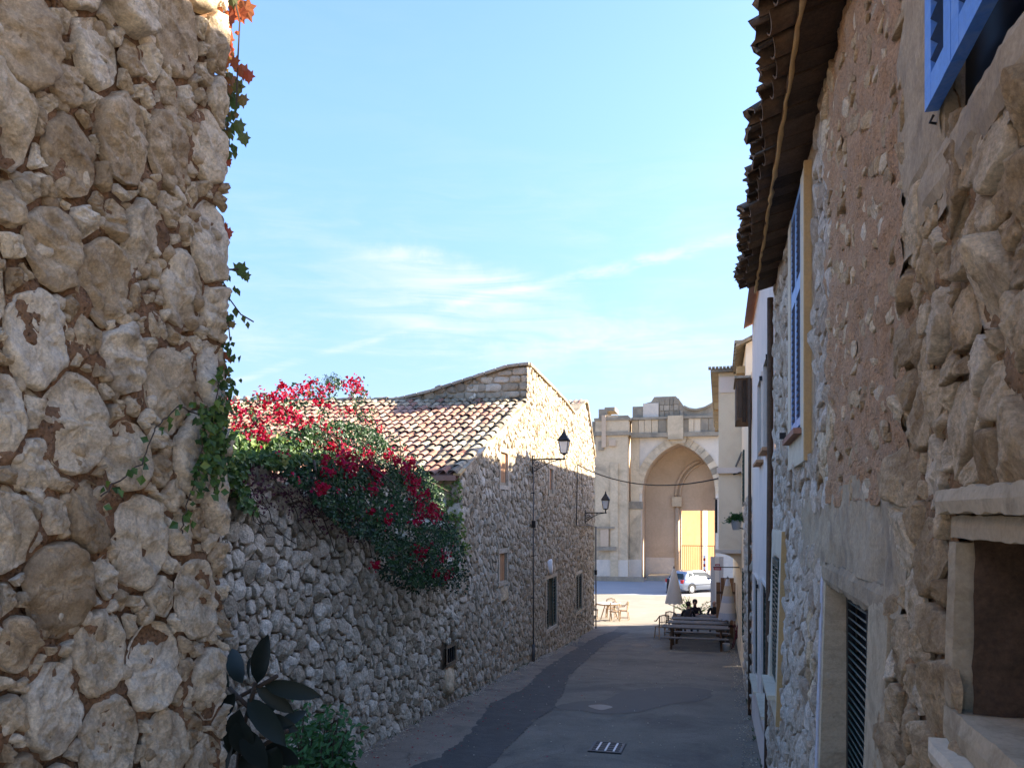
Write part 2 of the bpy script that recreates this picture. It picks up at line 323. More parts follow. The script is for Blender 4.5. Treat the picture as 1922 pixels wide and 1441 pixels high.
def thing(name, label, cat, loc=(0, 0, 0), group=None, rz=0):
    o = bpy.data.objects.new(name, None); C.objects.link(o); o.location = loc; WL[o.name] = Vector(loc) if not rz else Vector((0, 0, 0))
    o.rotation_euler.z = rz; o.empty_display_size = .2
    tag(o, label, cat, group); return o
def lthing(name, label, cat, loc=(0, 0, 0), group=None, rz=0):     # parts are given in the thing's own coordinates
    o = thing(name, label, cat, loc, group, rz); WL[o.name] = Vector((0, 0, 0)); return o
def tag(o, label=None, cat=None, group=None, kind=None):
    if label: o['label'] = label
    if cat: o['category'] = cat
    if group: o['group'] = group
    if kind: o['kind'] = kind
    return o
def struct(o): o['kind'] = 'structure'; return o
def stuff(o):
    if o: o['kind'] = 'stuff'
    return o
KIDS = {}
def copy_tree(o, loc, rz, label=None, group=None, parent=None):
    c = o.copy(); C.objects.link(c)
    if parent is not None: c.parent = parent
    else:
        c.location = loc; c.rotation_euler.z = rz
        if label: c['label'] = label
        if group: c['group'] = group
    for ch in list(o.children): copy_tree(ch, None, None, parent=c)
    return c

# ---- rubble masonry: dart-thrown seeds, power cells, a mesh per stone
def pack(s0, s1, z0, z1, radii, asp, seed, inside=lambda s, z: True, fillf=1.0):
    rg = random.Random(seed); pts = []; cell = max(radii) * 2.2; grid = {}
    S0, S1 = s0 / asp, s1 / asp
    for r in radii:
        n = int((S1 - S0) * (z1 - z0) / (r * r) * 1.6 * fillf)
        for _ in range(n):
            x = rg.uniform(S0, S1); z = rg.uniform(z0, z1)
            if not inside(x * asp, z): continue
            gx, gz = int(x // cell), int(z // cell); ok = True
            for i in (-1, 0, 1):
                for j in (-1, 0, 1):
                    for q in grid.get((gx + i, gz + j), ()):
                        dd = (r + q[2]) * .86
                        if (q[0] - x) ** 2 + (q[1] - z) ** 2 < dd * dd: ok = False; break
                    if not ok: break
                if not ok: break
            if ok:
                q = (x, z, r * rg.uniform(.9, 1.08)); pts.append(q); grid.setdefault((gx, gz), []).append(q)
    return pts, grid, cell
def clip(poly, nx, nz, d):
    out = []; n = len(poly)
    for i in range(n):
        a, b = poly[i], poly[(i + 1) % n]; da = a[0] * nx + a[1] * nz - d; db = b[0] * nx + b[1] * nz - d
        if da <= 0: out.append(a)
        if (da < 0) != (db < 0) and da != db:
            t = da / (da - db); out.append((a[0] + (b[0] - a[0]) * t, a[1] + (b[1] - a[1]) * t))
    return out
def cells(pts, grid, cell, gap, asp, limits=None, cap=1.5):
    res = []
    for p in pts:
        r = p[2] * cap; poly = [(r * math.cos(2 * math.pi * (k + .5) / 10), r * math.sin(2 * math.pi * (k + .5) / 10)) for k in range(10)]
        gx, gz = int(p[0] // cell), int(p[1] // cell)
        for i in (-1, 0, 1):
            for j in (-1, 0, 1):
                for q in grid.get((gx + i, gz + j), ()):
                    if q is p: continue
                    dx, dz = q[0] - p[0], q[1] - p[1]; D = math.hypot(dx, dz)
                    if D > 2.0 * (r + q[2]) or D < 1e-6: continue
                    poly = clip(poly, dx / D, dz / D, (D * D + p[2] ** 2 - q[2] ** 2) / (2 * D) - gap / 2)
                    if len(poly) < 3: break
                if len(poly) < 3: break
            if len(poly) < 3: break
        if len(poly) < 3: continue
        poly = [((p[0] + a) * asp, p[1] + b) for a, b in poly]
        if limits:
            for nx, nz, d in limits:
                poly = clip(poly, nx, nz, d)
                if len(poly) < 3: break
        if len(poly) >= 3:
            ar = .5 * abs(sum(poly[i][0] * poly[(i + 1) % len(poly)][1] - poly[(i + 1) % len(poly)][0] * poly[i][1] for i in range(len(poly))))
            if ar > .12 * 3.14 * p[2] ** 2 * asp: res.append((poly, p[2]))
    return res
def smooth_ring(poly, n, it=1):
    for _ in range(it):
        q = []
        for i in range(len(poly)):
            a, b = poly[i], poly[(i + 1) % len(poly)]
            q.append((a[0] * .86 + b[0] * .14, a[1] * .86 + b[1] * .14)); q.append((a[0] * .14 + b[0] * .86, a[1] * .14 + b[1] * .86))
        poly = q
    L = [0]
    for i in range(len(poly)): a, b = poly[i], poly[(i + 1) % len(poly)]; L.append(L[-1] + math.hypot(a[0] - b[0], a[1] - b[1]))
    out = []; j = 0
    for k in range(n):
        t = L[-1] * k / n
        while L[j + 1] < t: j += 1
        f = (t - L[j]) / max(1e-9, L[j + 1] - L[j]); a, b = poly[j], poly[(j + 1) % len(poly)]
        out.append((a[0] + (b[0] - a[0]) * f, a[1] + (b[1] - a[1]) * f))
    return out
RINGS_NEAR = [(1.02, -.9), (1.005, .1), (.985, .6), (.955, .86), (.90, .96), (.82, 1.0), (.73, 1.0), (.63, 1.0), (.52, 1.0), (.41, 1.0), (.29, 1.0), (.16, 1.0)]
RINGS_MID = [(1.0, -.8), (1.0, .35), (.93, .88), (.68, 1.0), (.34, 1.0)]
RINGS_FAR = [(1.0, -.8), (.99, .6), (.76, 1.0)]
def stone(mb, poly, mapf, n, rings, h, amp, freq, rg, flip=False, rnd=None, edge=.05):
    ring = smooth_ring(poly, n, 0 if n < 13 or n > 30 else 1)
    cx = sum(p[0] for p in ring) / n; cz = sum(p[1] for p in ring) / n
    size = math.sqrt(sum((p[0] - cx) ** 2 + (p[1] - cz) ** 2 for p in ring) / n)
    tx, tz = rg.gauss(0, .16), rg.gauss(0, .16); hh = h * rg.uniform(.55, 1.25); off = rg.uniform(0, 100)
    fc = [(rg.uniform(0, 6.283), rg.uniform(.0, .5), rg.uniform(.3, 1.5)) for _ in range(4)]; JE = [rg.uniform(-1, 1) for _ in range(16)]; th_ = rg.gauss(.5, .5); ca, sa = math.cos(th_), math.sin(th_)
    vs = []
    for k, (sc, hf) in enumerate(rings):
        for i, (a, b) in enumerate(ring):
            da, db = (a - cx) * sc, (b - cz) * sc
            w = max(0, hf)
            q = Vector(((da * ca - db * sa) * freq * .75, (da * sa + db * ca) * freq * 1.7, off)) if n >= 30 else Vector(((cx + da) * freq, (cz + db) * freq, off))
            if n >= 12:
                e = noise.noise(q * 1.7) * edge * 1.3 + noise.noise(q * 5) * edge * .6
            else: e = JE[i % 16] * edge
            da *= 1 + e; db *= 1 + e
            cut = min([0.0] + [o_ * .6 - sl_ * max(0, (da * math.cos(an_) + db * math.sin(an_)) / size) for an_, o_, sl_ in fc])
            hgt = hh * hf + w * (tx * da + tz * db + hh * .9 * max(-.85, cut))
            if w > 0:
                f = noise.fractal(q, .65, 2.1, 6 if n >= 12 else 2)
                rdg = abs(noise.noise(q * .9 + Vector((5, 3, 1)))) if n >= 12 else 0
                hgt += amp * w * (f * 1.0 - rdg * .8 + (.55 * abs(noise.noise(q * 3.1)) + .30 * abs(noise.noise(q * 7.3)) + .12 * noise.noise(q * 17) if n >= 30 else 0))
            vs.append(mapf(cx + da, cz + db, hgt))
    vs.append(mapf(cx, cz, hh * rings[-1][1] + amp * noise.fractal(Vector((cx * freq, cz * freq, off)), .7, 2.1, 4)))
    fs = []
    for k in range(len(rings) - 1):
        for i in range(n):
            j = (i + 1) % n; f = (k * n + i, k * n + j, (k + 1) * n + j, (k + 1) * n + i); fs.append(f[::-1] if flip else f)
    o = (len(rings) - 1) * n
    for i in range(n):
        f = (o + i, o + (i + 1) % n, o + n); fs.append(f[::-1] if flip else f)
    mb.add(vs, fs, rg.random() if rnd is None else rnd)
def masonry(parent, cl, mapf, mat, n, rings, h, amp, freq, seed, flip=False, limit=300, nm='stone', hs=True, far=None, smooth=True, matf=None, rest='small_stones', edge=.05):
    """the stones showing largest become parts, the others one stuff part"""
    rg = random.Random(seed); sc = []
    for poly, r in cl:
        cx = sum(p[0] for p in poly) / len(poly); cz = sum(p[1] for p in poly) / len(poly)
        u, v, d = px(mapf(cx, cz, 0)); vis = -60 < u < 1990 and -60 < v < 1500
        sc.append((0 if not vis else r / d, poly, r, (cx, cz)))
    sc.sort(key=lambda t: -t[0]); mbs = {}
    for i, (k, poly, r, c) in enumerate(sc):
        mt = matf(*c) if matf else mat
        if i < limit and k > 0:
            mb = MB(); stone(mb, poly, mapf, n, rings, h * min(1.3, r / .1 if hs else 1), amp * min(1.5, r / .1 if hs else 1), freq, rg, flip, edge=edge)
            mb.build(nm, mt, parent, smooth)
        else:
            mb = mbs.setdefault(mt, MB()); nn, rr = (far or (n, rings))
            stone(mb, poly, mapf, nn, rr, h * min(1.3, r / .1 if hs else 1), amp * min(1.5, r / .1 if hs else 1), freq, rg, flip, edge=edge)
    for mt, mb in mbs.items(): stuff(mb.build(rest, mt, parent, smooth))
def sheet(name, s0, s1, z0, z1, res, mapf, amp, freq, mat, parent, keep=None, flip=False, topf=None, rnd=.5):
    mb = MB(); ns = max(1, int((s1 - s0) / res)); nz = max(1, int((z1 - z0) / res)); vs = []
    for i in range(ns + 1):
        for j in range(nz + 1):
            s = s0 + (s1 - s0) * i / ns; z = z0 + (z1 - z0) * j / nz
            if topf: z = min(z, topf(s))
            a = amp * noise.fractal(Vector((s * freq, z * freq, 3.3)), .7, 2, 5) if amp else 0
            vs.append(mapf(s, z, a))
    fs = []
    for i in range(ns):
        for j in range(nz):
            s = s0 + (s1 - s0) * (i + .5) / ns; z = z0 + (z1 - z0) * (j + .5) / nz
            if topf and z0 + (z1 - z0) * j / nz >= topf(s): continue
            if keep and not keep(s, z): continue
            f = (i * (nz + 1) + j, (i + 1) * (nz + 1) + j, (i + 1) * (nz + 1) + j + 1, i * (nz + 1) + j + 1); fs.append(f[::-1] if flip else f)
    mb.add(vs, fs, rnd); return mb.build(name, mat, parent, True)
def inpoly(x, y, P):
    c = False; j = len(P) - 1
    for i in range(len(P)):
        if (P[i][1] > y) != (P[j][1] > y) and x < (P[j][0] - P[i][0]) * (y - P[i][1]) / (P[j][1] - P[i][1]) + P[i][0]: c = not c
        j = i
    return c
def rnd_dir(rg):
    while True:
        v = Vector((rg.uniform(-1, 1), rg.uniform(-1, 1), rg.uniform(-1, 1)))
        if .05 < v.length < 1: return v.normalized()
def leaf(mb, p, d, nrm, L, W, rnd, droop=.15, seg=1):
    """pointed leaf, folded on its midrib"""
    d = d.normalized(); sd = d.cross(nrm)
    if sd.length < 1e-4: sd = d.cross(Vector((.3, .5, .8)))
    sd.normalize(); n = sd.cross(d).normalized()
    if seg == 1:
        vs = [p, p + d * L * .45 + sd * W / 2 + n * W * .14, p + d * L - n * L * droop, p + d * L * .45 - sd * W / 2 + n * W * .14]
        mb.add(vs, [(0, 1, 2), (0, 2, 3)], rnd)
    else:
        vs = []; K = 6
        for i in range(K + 1):
            t = i / K; w = W / 2 * math.sin(math.pi * min(1, t * .94 + .05)) ** .75 if 0 < i < K else .001
            c = p + d * L * t - n * L * droop * t * t
            vs += [c + sd * w + n * w * .3, c, c - sd * w + n * w * .3]
        fs = []
        for i in range(K):
            a = i * 3; fs += [(a, a + 1, a + 4, a + 3), (a + 1, a + 2, a + 5, a + 4)]
        mb.add(vs, fs, rnd)
def lobed(mb, p, d, nrm, L, rnd):
    d = d.normalized(); sd = d.cross(nrm).normalized(); n = sd.cross(d)
    ol = [(0, 0), (.22, .12), (.42, -.02), (.40, .28), (.62, .42), (.36, .52), (.30, .72), (.12, .78), (0, 1.0), (-.12, .78), (-.30, .72), (-.36, .52), (-.62, .42), (-.40, .28), (-.42, -.02), (-.22, .12)]
    c = p + d * L * .4 + n * L * .05; vs = [p + sd * a * L * .8 + d * b * L - n * L * .12 * (abs(a) + b * b * .7) for a, b in ol] + [c]
    mb.add(vs, [(i, (i + 1) % 16, 16) for i in range(16)], rnd)
# ================================================================== SETTING
def ylist(y0, y1, st=.5):
    L = {round(y0, 4), round(y1, 4)}; y = y0
    while y < y1: L.add(round(y, 4)); y += st
    for a, b in GP:
        if y0 < a < y1: L.add(a)
    return sorted(L)
def strip(name, y0, y1, xl, xr, up, mat, nx=1, st=.5):
    ys = ylist(y0, y1, st); vs = []; fs = []
    for y in ys:
        a, b = xl(y), xr(y)
        for k in range(nx + 1): vs.append((a + (b - a) * k / nx, y, G(y) + up))
    for i in range(len(ys) - 1):
        for k in range(nx):
            o = i * (nx + 1) + k; fs.append((o, o + 1, o + nx + 2, o + nx + 1))
    o = MB().add(vs, fs).build(name, mat, None, False, centre=False); return struct(o)
def ipl(P, j=0):
    P = sorted(P)
    def f(y):
        if y <= P[0][0]: return P[0][1]
        for (a, b), (c, d) in zip(P, P[1:]):
            if y <= c: return b + (d - b) * (y - a) / max(1e-6, c - a) + j * (noise.noise(Vector((y * 2.3, P[0][1], 0))) + .6 * noise.noise(Vector((y * 9, P[0][1], 0))) + .35 * noise.noise(Vector((y * 23, P[0][1], 0))))
        return P[-1][1]
    return f
struct(strip('ground', -60, 2600, lambda y: -900, lambda y: 900, -.03, 'earth', 1, 40))
strip('bounce_paving', -14, 4.0, lambda y: -5.7, lambda y: 12, .016, 'terrace', 1)  # unseen pale ground added to bounce sunlight onto the near walls
strip('road', -12, 35.9, lambda y: -5.6, lambda y: 1.0, 0, 'asphalt', 1)
strip('square_paving', 35.9, 51.5, lambda y: -60, lambda y: 60, .004, 'paving', 1)
strip('church_shadow_band', 51.5, 90, lambda y: -60, lambda y: 60, 0, 'shadow_grey', 1)  # grey band painted where the church's shadow falls on the square
pl = [(onG(u, v).y, onG(u, v).x) for u, v in [(770, 1441), (812, 1425), (868, 1390), (900, 1352), (918, 1322), (985, 1292), (1012, 1262), (1056, 1232), (1096, 1207), (1126, 1192), (1150, 1184)]]
pr = [(onG(u, v).y, onG(u, v).x) for u, v in [(915, 1441), (958, 1400), (1000, 1352), (1040, 1330), (1058, 1292), (1068, 1268), (1096, 1242), (1122, 1220), (1140, 1205), (1172, 1190), (1190, 1184)]]
PL, PR = ipl(pl, .09), ipl(pr, .09)
strip('pavement_edge', -12, 35.9, lambda y: -5.6, lambda y: (PL(y) if y > 9.7 else PL(9.7)) + .02, .004, 'verge', 1, .05)
strip('trench_patch', 2, 33.0, PL, PR, .008, 'patch', 1, .05)
def blob(name, pts, up, mat, jit=.04):
    g = [onG(u, v) for u, v in pts]; jit *= .6; c = sum(g, Vector()) / len(g); ring = []
    n = len(g)
    for i in range(n):
        for k in range(14):
            t = k / 14; p0, p1, p2, p3 = g[i - 1], g[i], g[(i + 1) % n], g[(i + 2) % n]
            q = .5 * (2 * p1 + (p2 - p0) * t + (2 * p0 - 5 * p1 + 4 * p2 - p3) * t * t + (-p0 + 3 * p1 - 3 * p2 + p3) * t ** 3)
            q += Vector((noise.noise(q * 2.1) + .5 * noise.noise(q * 7) + .3 * noise.noise(q * 19), noise.noise(q * 2.1 + Vector((9, 9, 9))) + .5 * noise.noise(q * 7.7), 0)) * jit * 4; ring.append(q)
    vs = []; fs = []; K = 6; m = len(ring)
    for k in range(1, K + 1):
        for q in ring:
            p = c + (q - c) * k / K; vs.append((p.x, p.y, G(p.y) + up))
    vs.append((c.x, c.y, G(c.y) + up))
    for k in range(K - 1):
        for i in range(m): fs.append((k * m + i, k * m + (i + 1) % m, (k + 1) * m + (i + 1) % m, (k + 1) * m + i))
    fs += [(K * m, i, (i + 1) % m) for i in range(m)]
    return struct(MB().add(vs, fs).build(name, mat, None, False, centre=False))
blob('damp_patch', [(1042, 1328), (1085, 1316), (1130, 1314), (1165, 1298), (1215, 1291), (1290, 1289), (1332, 1297), (1326, 1312), (1255, 1322), (1200, 1336), (1140, 1340), (1090, 1334)], .006, 'damp')
blob('puddle', [(1104, 1325), (1128, 1322), (1150, 1327), (1128, 1332)], .009, 'water', .01)
blob('pale_scuff', [(1184, 1209), (1210, 1207), (1224, 1211), (1200, 1214)], .006, 'verge', .01)
blob('damp_patch', [(1062, 1210), (1080, 1204), (1100, 1207), (1086, 1213)], .010, 'damp', .01)

# cracks and grit
rgc = random.Random(31); mb = MB()
for k in range(11):
    x, y = rgc.uniform(-4.4, .2), rgc.uniform(9, 24); an = rgc.uniform(0, 3.14); P = []
    for i in range(rgc.randrange(12, 34)): P.append((x, y)); x += .09 * math.cos(an); y += .09 * math.sin(an); an += rgc.gauss(0, .35)
    P = [p for p in P if -5.1 < p[0] < .5]
    for (x0, y0), (x1, y1) in zip(P, P[1:]):
        dx, dy = y1 - y0, x0 - x1; L = math.hypot(dx, dy) or 1; w = rgc.uniform(.002, .007); dx, dy = dx / L * w, dy / L * w
        mb.add([(x0 - dx, y0 - dy, G(y0 - dy) + .0125), (x0 + dx, y0 + dy, G(y0 + dy) + .0125), (x1 + dx, y1 + dy, G(y1 + dy) + .0125), (x1 - dx, y1 - dy, G(y1 - dy) + .0125)], [(0, 1, 2, 3)])
o = mb.build('road_cracks', 'black_paint', None, False, centre=False); tag(o, kind='structure')
mb = MB()
for k in range(2600):
    s_ = rgc.random(); y = rgc.uniform(8, 30); x = -5.18 + abs(rgc.gauss(0, .16)) if s_ < .6 else .52 - abs(rgc.gauss(0, .12)) if s_ < .85 else rgc.uniform(-5, .4); r = rgc.uniform(.006, .022)
    c_ = Vector((x, y, G(y) + .012 + r * .3)); mb.add([c_ + Vector((r, 0, 0)), c_ + Vector((-.4 * r, .9 * r, 0)), c_ + Vector((-.6 * r, -.8 * r, 0)), c_ + Vector((0, 0, r * .8))], [(0, 1, 3), (1, 2, 3), (2, 0, 3)], rgc.random())
o = mb.build('grit', 'stone_garden'); tag(o, 'loose grit and crumbs of stone along the edges of the lane', 'grit', kind='stuff')
# drain cover in the road
g = onG(1140, 1403)
t = thing('drain_cover', 'square iron drain grate with three pale bars set in the lane', 'drain cover', (g.x, g.y, G(g.y)))
sl = (G(g.y + .5) - G(g.y - .5)); rt = Matrix.Rotation(math.atan(sl), 3, 'X'); W = .46
def onS(x, y, z): return Vector((g.x, g.y, G(g.y))) + rt @ Vector((x, y, z))
MB().box(onS(0, 0, .006), (W * 1.12, W * 1.5, .014), rot=rt).build('base', 'black_paint', t)
mb = MB()
for x in (-1, 1): mb.box(onS(x * W / 2, 0, .012), (.04, W * 1.42, .02), rot=rt)
for y in (-1, 1): mb.box(onS(0, y * W * .69, .013), (W, .04, .02), rot=rt)
mb.build('frame', 'pipe_grey', t)
for x in (-.13, 0, .13): MB().box(onS(x, 0, .016), (.028, W * 1.2, .018), rot=rt).build('bar', 'hub', t)
for y in (-.2, -.07, .07, .2): MB().box(onS(0, y, .014), (W * .9, .016, .014), rot=rt).build('cross_bar', 'pipe_grey', t)

# ---- flat wall with openings: faces between the openings, reveals and (optionally) a back
def panel(mb, s0, s1, z0, z1, ops, mapf, depth=.2, rnd=.5, back=True, flip=False, mi=0, mib=0):
    ss = sorted({s0, s1, *[o[0] for o in ops], *[o[1] for o in ops]}); zs = sorted({z0, z1, *[o[2] for o in ops], *[o[3] for o in ops]})
    for a, b in zip(ss, ss[1:]):
        for c, d in zip(zs, zs[1:]):
            m = ((a + b) / 2, (c + d) / 2)
            if any(o[0] < m[0] < o[1] and o[2] < m[1] < o[3] for o in ops): continue
            f = (0, 1, 2, 3); mb.add([mapf(a, c, 0), mapf(b, c, 0), mapf(b, d, 0), mapf(a, d, 0)], [f[::-1] if flip else f], rnd, mi)
    for o in ops:
        a, b, c, d = o[:4]; q = [(a, c), (b, c), (b, d), (a, d)]; dp = o[4] if len(o) > 4 else depth
        for i in range(4):
            p, r = q[i], q[(i + 1) % 4]; mb.add([mapf(*p, 0), mapf(*r, 0), mapf(*r, -dp), mapf(*p, -dp)], [(0, 1, 2, 3)], rnd, mi)
        if back: mb.add([mapf(*p, -dp) for p in q], [(0, 1, 2, 3)], rnd, mib)

# ================================================================== NEAR LEFT WALL
XW = -2.0; YE = 2.93
wl_ = thing('stone_wall', 'tall rough wall of big pale stones in reddish mortar filling the left of the view', 'wall', (XW - .3, 1.6, G(1.6)))
def mW(s, z, h): return (XW + h + .02 * noise.noise(Vector((s * 2, z * 2, 0))), s, z)
mb = MB(); mb.bx(XW - .7, XW - .06, -1.0, YE - .03, -3.4, 3.2); mb.build('core', 'mortar_red', wl_)
sheet('mortar', -1.0, YE - .015, -3.3, 3.2, .022, lambda s, z, h: (XW - .016 + h, s, z), .034, 9, 'mortar_red', wl_, lambda s, z: s > .6 and -2.2 < z < 2.9)
def mE(s, z, h): return (XW - .03 - s, YE - .02 + h, z)
sheet('end_mortar', 0, .65, -3.3, 3.2, .03, mE, .02, 6, 'mortar_red', wl_, flip=False)
pts, gr, ce = pack(.75, YE, -2.0, 2.75, (.17, .135, .10, .075, .05, .034), .78, 11)
cl = cells(pts, gr, ce, .026, .78, [(1, 0, YE + .005)], 1.9)
masonry(wl_, cl, mW, 'stone_near', 56, RINGS_NEAR, .019, .022, 9, 5, limit=299, edge=.055, hs=False)
pts, gr, ce = pack(.75, YE, -2.0, 2.75, (.030, .02), 1.0, 12, lambda s, z: True)
rg = random.Random(3); mb = MB()
for poly, r in cells(pts, gr, ce, .012, 1.0, [(1, 0, YE)]):
    if rg.random() < .34: stone(mb, poly, lambda s, z, h: (XW - .014 + h, s, z), 9, RINGS_FAR, .026, .012, 20, rg)
stuff(mb.build('pebbles', 'stone_near', wl_, True))

# ================================================================== GARDEN WALL (left, below the bougainvillea)
XG = -5.25; YH0 = 15.9; YH1 = 34.4
def gtop(y): return .62 - (y - 7.6) * .2 if y < 15.9 else -1.2
gw = thing('garden_wall', 'high rubble garden wall of small grey stones below the bougainvillea', 'wall', (XG - .25, 11, G(11)))
def mG(s, z, h): return (XG + h + .05 * noise.noise(Vector((s * .8, z * .9, 4))), s, z)
mb = MB(); mb.prism([(4.5, gtop(4.5) - .03), (4.5, -4.4), (YH0 + .02, -4.6), (YH0 + .02, gtop(YH0) - .03)], XG - .5, XG - .09, 'X'); mb.build('core', 'mortar_garden', gw)
sheet('mortar', 4.5, YH0, -4.2, 1.2, .09, lambda s, z, h: mG(s, z, h - .038), .03, 3, 'mortar_garden', gw, topf=gtop)
VENT = (15.05, 15.42, -3.02, -2.5)
def vent_u():
    a = onX(835, 1245, XG); b = onX(850, 1210, XG); return (a.y, b.y, a.z, b.z)
VENT = vent_u(); VX = mG((VENT[0] + VENT[1]) / 2, (VENT[2] + VENT[3]) / 2, 0)[0] + .03
def inG(s, z): return G(s) + .02 < z < gtop(s) - .03 and not (VENT[0] - .13 < s < VENT[1] + .13 and VENT[2] - .6 < z < VENT[3] + .13)
pts, gr, ce = pack(5.2, YH0 - .05, -4.2, 1.1, (.135, .105, .078, .055), .9, 21, inG)
cl = [q for q in cells(pts, gr, ce, .032, .9, [(1, 0, YH0 - .01)]) if not (max(p[0] for p in q[0]) > VENT[0] - .03 and min(p[0] for p in q[0]) < VENT[1] + .03 and max(p[1] for p in q[0]) > VENT[2] - .04 and min(p[1] for p in q[0]) < VENT[3] + .03)]
masonry(gw, cl, mG, 'stone_garden', 12, RINGS_MID, .05, .022, 6, 6, limit=299, edge=.14, smooth=False)
mb = MB(); panel(mb, VENT[0] - .07, VENT[1] + .07, VENT[2] - .08, VENT[3] + .08, [(VENT[0], VENT[1], VENT[2], VENT[3], .25)], lambda s, z, h: (VX + h, s, z), .3, back=False)
v = mb.build('vent_frame', 'mortar_garden', gw)
MB().bx(VX - .05, VX - .03, VENT[0], VENT[1], VENT[2], VENT[3]).build('vent_shade', 'black_paint', gw)  # black plate painted for the darkness inside the vent
for k in range(3):
    y = VENT[0] + (VENT[1] - VENT[0]) * (k + 1) / 4; MB().tube([(VX - .015, y, VENT[2]), (VX - .015, y, VENT[3])], .012).build('vent_bar', 'iron', gw)
mb = MB(); rg = random.Random(5)
stone(mb, [(VENT[0] - .1, VENT[2] - .6), (VENT[1] + .12, VENT[2] - .62), (VENT[1] + .1, VENT[2] - .08), (VENT[0] - .08, VENT[2] - .1)], mG, 16, RINGS_MID, .085, .02, 4, rg, rnd=.6)
mb.build('block', 'stone_right', gw, True)
# raised garden behind it
mb = MB(); mb.add([(-40, 4, .3), (XG - .3, 4, .9), (XG - .3, 15.8, gtop(15.8) - .15), (-40, 15.8, .2)], [(0, 1, 2, 3)])
struct(mb.build('garden_ground', 'earth'))
mb = MB(); mb.bx(-40, XG - .55, 4, 4.2, -4, .8); 

# ================================================================== STONE HOUSE WITH THE STREET GABLE
hs_ = thing('gable_house', 'long rubble stone house with gable wall on the lane and terracotta tiled roof', 'house', (-10, 25, G(25)))
def mH(s, z, h): return (XG + h, s, z)
PROF = [(YH0, -5.6), (YH0, .80), (21.98, 3.18), (22.0, 4.22), (25.0, 4.08), (27.6, 3.93), (29.4, 3.72), (31.9, 4.55), (32.3, 4.5), (34.4, 2.45), (34.4, -5.6)]
OPS = [(19.03, 19.72, .74, 1.54), (18.95, 19.62, -1.66, -.98), (24.9, 25.45, .68, 1.45), (24.45, 26.05, -3.62, -2.05), (29.75, 31.1, -3.7, -2.3)]
# facade core behind stones with recesses
mb = MB(); panel(mb, YH0, YH1, -5.6, .8, OPS[0:0] + [o for o in OPS if o[3] < .8], lambda s, z, h: (XG - .02 + h, s, z), .3)
mb.build('facade', 'mortar_house', hs_)
mb = MB()
P2 = [p for p in PROF if p[1] > .79] ; P2 = [(YH0, .8)] + P2[1:] + [(34.4, .8)]
holes = [o for o in OPS if o[3] > .8]
def ptop(y):
    Q = P2
    for (a, b), (c, d) in zip(Q, Q[1:]):
        if a <= y <= c and c > a: return b + (d - b) * (y - a) / (c - a)
    return .8
ys = sorted({YH0, YH1, *[p[0] for p in P2], *[h for o in holes for h in o[:2]]})
for a, b in zip(ys, ys[1:]):
    ta, tb = ptop(a + 1e-4), ptop(b - 1e-4); hh = [o for o in holes if o[0] <= a + 1e-6 and o[1] >= b - 1e-6]
    X_ = XG - .02
    if hh:
        o = hh[0]; mb.add([(X_, a, o[3]), (X_, b, o[3]), (X_, b, tb), (X_, a, ta)], [(0, 1, 2, 3)])
        for q in ([(a, .8 if o[2] < .8 else .8), (b, .8)],): pass
        mb.add([(X_, a, o[3]), (X_, b, o[3]), (X_ - .28, b, o[3]), (X_ - .28, a, o[3])], [(0, 1, 2, 3)])
        for y in (a, b): mb.add([(X_, y, .6), (X_, y, o[3]), (X_ - .28, y, o[3]), (X_ - .28, y, .6)], [(0, 1, 2, 3)])
        mb.add([(X_ - .28, a, .6), (X_ - .28, b, .6), (X_ - .28, b, o[3]), (X_ - .28, a, o[3])], [(0, 1, 2, 3)])
    else: mb.add([(X_, a, .8), (X_, b, .8), (X_, b, tb), (X_, a, ta)], [(0, 1, 2, 3)])
mb.build('gable', 'mortar_house', hs_)
# body walls: face towards the garden, far side, raised storey
mb = MB()
mb.bx(-24, XG - .07, YH0 + .3, YH0 + .5, -5.5, .8)
mb.bx(-24, XG - .07, YH1 - .3, YH1 - .05, -5.5, 2.4)
mb.build('side_wall', 'mortar_house', hs_)
RP = [(XG, 4.25), (-5.8, 4.22), (-8.2, 3.58), (-9.4, 3.36), (-11.5, 3.1)]
mb = MB(); mb.prism([(-11.5, 2.4)] + [(x, z - .06) for x, z in RP[::-1]][:-1] + [(XG - .07, 4.17), (XG - .07, 2.4)], 22.06, 27.5, 'Y'); mb.build('raised_storey', 'mortar_house', hs_)
def inprof(s, z):
    if z > .8 and z > ptop(s) - .06: return False
    if z < G(s) + .03: return False
    if YH0 > s - .1 or s > YH1 - .06: return False
    return not any(o[0] - .19 < s < o[1] + .19 and o[2] - .19 < z < o[3] + .19 for o in OPS)
pts, gr, ce = pack(YH0, YH1, -5.0, 4.25, (.125, .095, .07, .05), .85, 31, inprof)
cl = cells(pts, gr, ce, .028, .85, [(1, 0, YH1 - .01), (-1, 0, -YH0 - .02)], 1.25)
masonry(hs_, cl, mH, 'stone_house', 10, RINGS_MID, .036, .016, 5, 7, limit=240, far=(7, RINGS_FAR), edge=.16, smooth=False)
